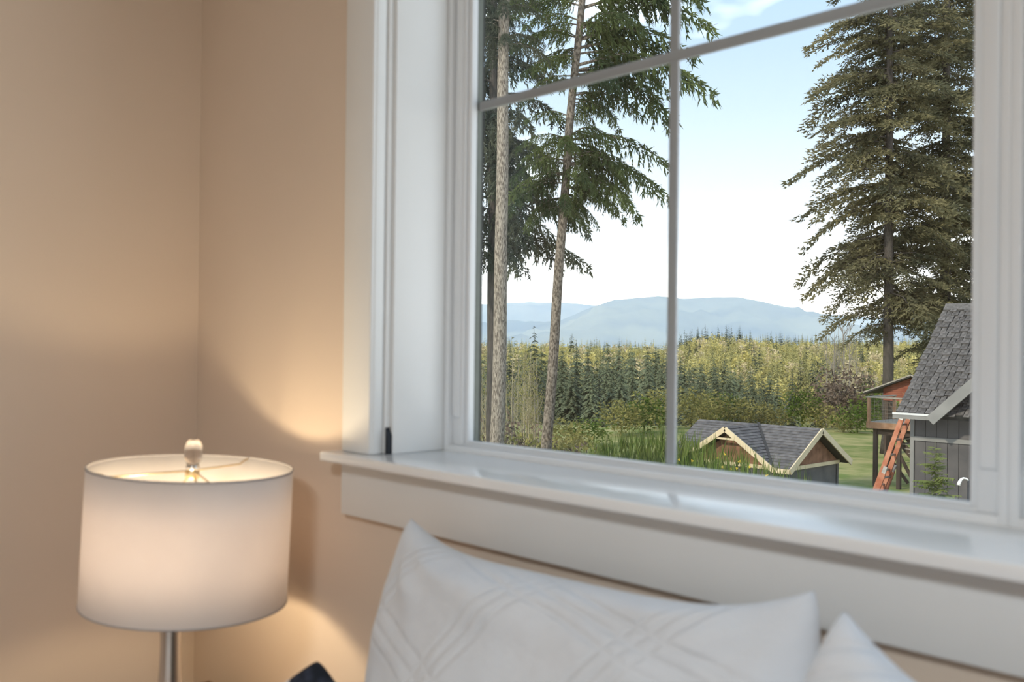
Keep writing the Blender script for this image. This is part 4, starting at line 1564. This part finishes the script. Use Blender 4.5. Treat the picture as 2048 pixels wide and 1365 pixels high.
slab(mbr, [(hx1, 2 * hyr - hy0, zE2), (hx0, 2 * hyr - hy0, zE2), (hx0, hyr, zR2), (hx1, hyr, zR2)], 0.10)
yb = hy0 - 0.09
yv = hy0 + (zP - zE2) / sl
slab(mbr, [(gxa, yb, zE2 - 0.02), (gxa, hy0 + 0.02, zE2 - 0.02), (gxp, yv, zP), (gxp, yb, zP)], 0.08)
slab(mbr, [(gxp + hw, yb, zE2 - 0.02), (gxp + hw, hy0 + 0.02, zE2 - 0.02), (gxp, yv, zP), (gxp, yb, zP)], 0.08)
mbr.build('roof_deck', m_felt, hroof)
# gable end wall closing the roof on the deck side
MB().prism([(yW + 0.03, zE2 + 0.28), (2 * hyr - yW, zE2 + 0.28), (hyr, zR2 - 0.12)], 0, -6.56, -6.40).build('gable_wall', m_char, house)
# shingles, each a tab of its own
L_s = math.hypot(hyr - hy0, zR2 - zE2)
ncr = 19
ex = L_s / ncr
ua = Vector((0, (hyr - hy0) / L_s, (zR2 - zE2) / L_s))
na = Vector((0, -ua.z, ua.y))


def tab_mesh(w_, h_, t_):
    vs = []
    for (a, b_, c) in ((0.004, 0, 0), (w_ - 0.004, 0, 0), (w_ - 0.012, h_, 0), (0.012, h_, 0)):
        vs.append(Vector((a, 0, 0)) + ua * b_)
    vt = [v + na * (t_ if k < 2 else t_ * 0.3) for k, v in enumerate(vs)]
    me = bpy.data.meshes.new('shingle')
    me.from_pydata([tuple(v) for v in vt + vs], [], [(0, 1, 2, 3), (0, 4, 5, 1), (1, 5, 6, 2), (2, 6, 7, 3), (3, 7, 4, 0)])
    me.materials.append(m_roof)
    return me


TABS = [tab_mesh(0.120, ex * 1.30, 0.024), tab_mesh(0.098, ex * 1.12, 0.016), tab_mesh(0.136, ex * 1.30, 0.026)]
rs = random.Random(4)
off0 = root_offset(hroof)
nsh = 0
for r_i in range(ncr):
    x = hx0 + rs.uniform(-0.02, 0.0)
    k = 0
    while x < -5.1 and nsh < 298:
        tm = rs.choice(TABS)
        w_ = {0: 0.120, 1: 0.098, 2: 0.136}[TABS.index(tm)]
        sh = bpy.data.objects.new('shingle', tm)
        C.objects.link(sh)
        sh.parent = hroof
        dn_ = (-0.034 if k % 2 else 0.0) + rs.uniform(-0.006, 0.006)
        base = Vector((x, hy0, zE2)) + ua * (r_i * ex + dn_) + na * (0.004 + 0.006 * (k % 2))
        sh.location = base - off0
        x += w_ - 0.004
        k += 1
        nsh += 1
rest = MB()
for r_i in range(ncr):
    p0 = Vector((-5.12, hy0, zE2)) + ua * r_i * ex
    p1 = Vector((hx1, hy0, zE2)) + ua * r_i * ex
    rest._add([p0 + na * 0.022, p1 + na * 0.022, p1 + ua * ex * 1.2 + na * 0.004, p0 + ua * ex * 1.2 + na * 0.004, p0, p1], [(0, 1, 2, 3), (0, 4, 5, 1)])
rest.build('shingle_courses', m_roof, hroof, recalc=False)['kind'] = 'stuff'
MB().prism([(hyr - 0.11, zR2 - 0.06), (hyr, zR2 + 0.045), (hyr + 0.11, zR2 - 0.06), (hyr, zR2 + 0.01)], 0, hx0, hx1).build('ridge_cap', m_roof, hroof)
courses(hroof, (gxa, yb, zE2), (gxa, hy0 + 0.02, zE2), (gxp, yb, zP + 0.02), (gxp, yv, zP + 0.02), 12, 0.02, m_roof)
MB().bar((gxa - 0.01, yb - 0.01, zE2 - 0.09), (gxp, yb - 0.01, zP - 0.07), 0.035, 0.155, (0, 0, 1)).build('barge_board', m_greyt, house)
MB().bar((gxp + hw, yb - 0.01, zE2 - 0.09), (gxp, yb - 0.01, zP - 0.07), 0.035, 0.155, (0, 0, 1)).build('barge_board', m_greyt, house)
gt = MB().box(hx0 - 0.03, gxa - 0.005, hy0 - 0.09, hy0 + 0.02, zE2 - 0.085, zE2 + 0.0).build('gutter', m_greyt, house)
MB().box(hx0 - 0.03, gxa - 0.005, hy0 - 0.10, hy0 - 0.075, zE2 - 0.022, zE2 + 0.008).build('gutter_lip', m_gut, gt)
MB().box(hx0, gxa, hy0 + 0.02, yW, zE2 - 0.08, zE2 - 0.05).build('soffit', m_greyt, house)

pipe = thing('hooked_pipe', 'short white hooked pipe on a dark post before the charcoal house wall', 'pipe', ground_at(1937, 13.6, GZ))
MB().tube([at(1917, 971, 13.6), at(1919, 965, 13.6), at(1922, 960, 13.6), at(1927, 957, 13.6), at(1933, 958, 13.6), at(1937, 962, 13.6)], [0.026, 0.024, 0.020, 0.014, 0.013, 0.013], 10).build('spout', m_white, pipe)
MB().tube([at(1937, 961, 13.6), ground_at(1937, 13.6, GZ)], 0.014, 8).build('post', m_black, pipe)

# small fir in front of the grey house
pf = ground_at(1872, 12.2, GZ)
m_lfir = mat('light_fir_needles', (0.120, 0.160, 0.045), (0.260, 0.280, 0.110), 3.0, trans=0.3, **LEAF)
sf = small_conifer(77, 44, 16, 8, r=0.23, droop=0.06)
plant('fir_tree', tri_mesh('light_fir', sf, m_lfir), pf, (at(1872, 922, 12.2)[2] - GZ) * 1.06, 'small light green fir growing in front of the charcoal house wall', 'tree', None, 1.15)

# ---- orange extension ladder against the grey house
LT, LB = Vector((-6.655, 0, EZ - 1.13)), Vector((-8.22, 0, GZ))
lad = thing('extension_ladder', 'orange fibreglass extension ladder leaning against the grey house', 'ladder', (-8.2, 15.25, GZ))
ldir = (LT - LB).normalized()
lnorm = Vector((-ldir.z, 0, ldir.x))
for sec, (f0, f1, yo, so) in enumerate(((0.0, 0.80, 0.165, 0.0), (0.30, 1.0, 0.135, 0.045))):
    for s in (-1, 1):
        a = LB.lerp(LT, f0) + lnorm * so + Vector((0, 15.25 + s * yo, 0))
        c = LB.lerp(LT, f1) + lnorm * so + Vector((0, 15.25 + s * yo, 0))
        MB().bar(a, c, 0.028, 0.075, tuple(lnorm)).build('rail', m_orange, lad)
        MB().bar(c - ldir * 0.02, c + ldir * 0.10, 0.034, 0.06, tuple(lnorm)).build('rail_cap', m_alu, lad)
    n_r = 14 if sec == 0 else 12
    for k in range(n_r):
        q = LB.lerp(LT, f0 + (f1 - f0) * (k + 0.6) / n_r) + lnorm * so
        MB().tube([q + Vector((0, 15.25 - yo, 0)), q + Vector((0, 15.25 + yo, 0))], 0.018, 8).build('rung', m_alu, lad)
for s in (-1, 1):
    q = LB + Vector((0, 15.25 + s * 0.165, 0.0))
    MB().box(q.x - 0.06, q.x + 0.06, q.y - 0.03, q.y + 0.03, GZ, GZ + 0.05).build('foot', m_alu, lad)

# ---- raised timber deck with stairs
dk = thing('raised_deck', 'raised timber deck on dark posts with wire railing and stairs', 'deck', (-16.5, 37.5, GZ))
dx0, dx1, dy0, dy1 = -17.60, -14.9, 36.6, 39.0
zd = EZ - 2.90
for j in range(16):
    y_ = dy0 + (dy1 - dy0) * j / 16
    MB().box(dx0, dx1, y_ + 0.006, y_ + (dy1 - dy0) / 16 - 0.006, zd - 0.04, zd).build('deck_board', m_gwood, dk)
MB().box(dx0, dx1, dy0 - 0.04, dy0, zd - 0.26, zd - 0.02).build('fascia', m_cwood, dk)
MB().box(dx0 - 0.04, dx0, dy0 - 0.04, dy1, zd - 0.26, zd - 0.02).build('fascia', m_cwood, dk)
MB().box(dx0 + 0.2, dx1, dy0 + 0.15, dy0 + 0.27, zd - 0.50, zd - 0.26).build('beam', m_dwood, dk)
MB().box(dx0 + 0.2, dx1, dy1 - 0.6, dy1 - 0.48, zd - 0.50, zd - 0.26).build('beam', m_dwood, dk)
for x_, y_ in ((dx0 + 0.25, dy0 + 0.2), (dx0 + 0.02, dy1 - 0.55), (dx0 + 1.20, dy0 + 0.2), (dx0 + 1.15, dy1 - 0.55), (dx1 - 0.2, dy0 + 0.2), (dx1 - 0.2, dy1 - 0.55)):
    MB().box(x_ - 0.075, x_ + 0.075, y_ - 0.075, y_ + 0.075, GZ, zd - 0.26).build('post', m_dwood, dk)
MB().bar((dx0 + 0.05, dy1 - 0.55, zd - 1.55), (dx0 + 0.85, dy1 - 0.55, GZ + 0.05), 0.06, 0.12).build('brace', m_dwood, dk)
MB().bar((dx0 + 1.2, dy0 + 0.2, zd - 1.2), (dx0 + 1.9, dy0 + 0.2, GZ + 0.15), 0.06, 0.12).build('brace', m_dwood, dk)
zrl = zd + 0.95
for x_, y_ in ((dx0 + 0.05, dy0), (dx0 + 1.36, dy0), (dx1 - 0.05, dy0), (dx0 + 0.05, dy1 - 0.1), (dx1 - 0.05, dy1 - 0.1)):
    MB().box(x_ - 0.05, x_ + 0.05, y_ - 0.05, y_ + 0.05, zd - 0.24, zrl).build('rail_post', m_cwood, dk)
MB().box(dx0 - 0.06, dx1, dy0 - 0.07, dy0 + 0.07, zrl, zrl + 0.05).build('top_rail', m_gwood, dk)
MB().box(dx0 - 0.03, dx0 + 0.11, dy0 + 0.07, dy1, zrl, zrl + 0.05).build('top_rail', m_gwood, dk)
for k in range(6):
    z_ = zd + 0.08 + k * 0.145
    MB().tube([(dx0, dy0, z_), (dx1, dy0, z_)], 0.004, 4).build('wire', m_twig2, dk, recalc=False)
    MB().tube([(dx0 + 0.04, dy0, z_), (dx0 + 0.04, dy1, z_)], 0.004, 4).build('wire', m_twig2, dk, recalc=False)
for k in range(9):
    x_ = dx0 + 0.15 + k * 0.145
    MB().tube([(x_, dy0, zd), (x_, dy0, zrl)], 0.004, 4).build('wire', m_twig2, dk, recalc=False)
for s in (0.55, 1.45):
    MB().bar((dx0 + 0.62, dy0 + s, zd - 0.25), (dx0 + 2.25, dy0 + s, zd - 2.05), 0.05, 0.24).build('stringer', m_dwood, dk)
for k in range(10):
    f = (k + 0.5) / 10
    x_, z_ = dx0 + 0.70 + 1.55 * f, zd - 0.25 - 1.75 * f
    MB().box(x_ - 0.13, x_ + 0.13, dy0 + 0.5, dy0 + 1.5, z_, z_ + 0.04).build('tread', m_gwood, dk)

# ---- red cabin on posts behind the deck
cb = thing('red_cabin', 'raised red cabin with low pitched roof behind the deck', 'cabin', (-18.6, 45.5, GZ))
cyf, cyb = 43.8, 47.5
cxr, czr = -18.83, EZ - 1.17
cxl, czl = -21.1, EZ - 2.06
cxe = 2 * cxr - cxl
mbr = MB()
slab(mbr, [(cxl, cyf - 0.4, czl), (cxr, cyf - 0.4, czr), (cxr, cyb, czr), (cxl, cyb, czl)], 0.09)
slab(mbr, [(cxe, cyf - 0.4, czl), (cxr, cyf - 0.4, czr), (cxr, cyb, czr), (cxe, cyb, czl)], 0.09)
mbr.build('roof', m_felt, cb)
MB().bar((cxl, cyf - 0.42, czl - 0.01), (cxr, cyf - 0.42, czr - 0.01), 0.03, 0.06).build('barge_board', m_gwood, cb)
MB().bar((cxe, cyf - 0.42, czl - 0.01), (cxr, cyf - 0.42, czr - 0.01), 0.03, 0.06).build('barge_board', m_gwood, cb)
zb_ = EZ - 2.42
nb_ = 13
for k in range(nb_):
    za = zb_ + (czr - 0.1 - zb_) * k / nb_
    zb2 = zb_ + (czr - 0.1 - zb_) * (k + 1) / nb_ - 0.008

    def half(z_):
        return min(1.47, (czr - 0.1 - z_) * (cxr - cxl) / (czr - czl))
    h0, h1 = half(za), half(zb2)
    MB().prism([(cxr - h0, za), (cxr + h0, za), (cxr + h1, zb2), (cxr - h1, zb2)], 1, cyf, cyf + 0.05).build('wall_board', m_red, cb)
MB().box(cxr - 1.44, cxr + 1.44, cyf + 0.06, cyb - 0.3, zb_, czl).build('body', m_red, cb)
for k in range(14):
    xa = cxr - 0.55 + k * 0.06
    MB().bar((xa, cyf - 0.02, zb_ + 0.02), (xa + 0.30, cyf - 0.02, zb_ + 0.42), 0.01, 0.016, (0, 1, 0)).build('lattice_slat', m_cwood, cb)
    MB().bar((xa + 0.30, cyf - 0.035, zb_ + 0.02), (xa, cyf - 0.035, zb_ + 0.42), 0.01, 0.016, (0, 1, 0)).build('lattice_slat', m_cwood, cb)
for x_ in (cxr - 1.35, cxr + 1.35):
    for y_ in (cyf + 0.15, cyb - 0.45):
        MB().box(x_ - 0.09, x_ + 0.09, y_ - 0.09, y_ + 0.09, GZ, zb_).build('post', m_dwood, cb)
MB().bar((cxr - 1.33, cyf + 0.15, zb_ - 0.05), (cxr - 0.55, cyf + 0.15, zb_ - 1.05), 0.06, 0.09).build('brace', m_dwood, cb)
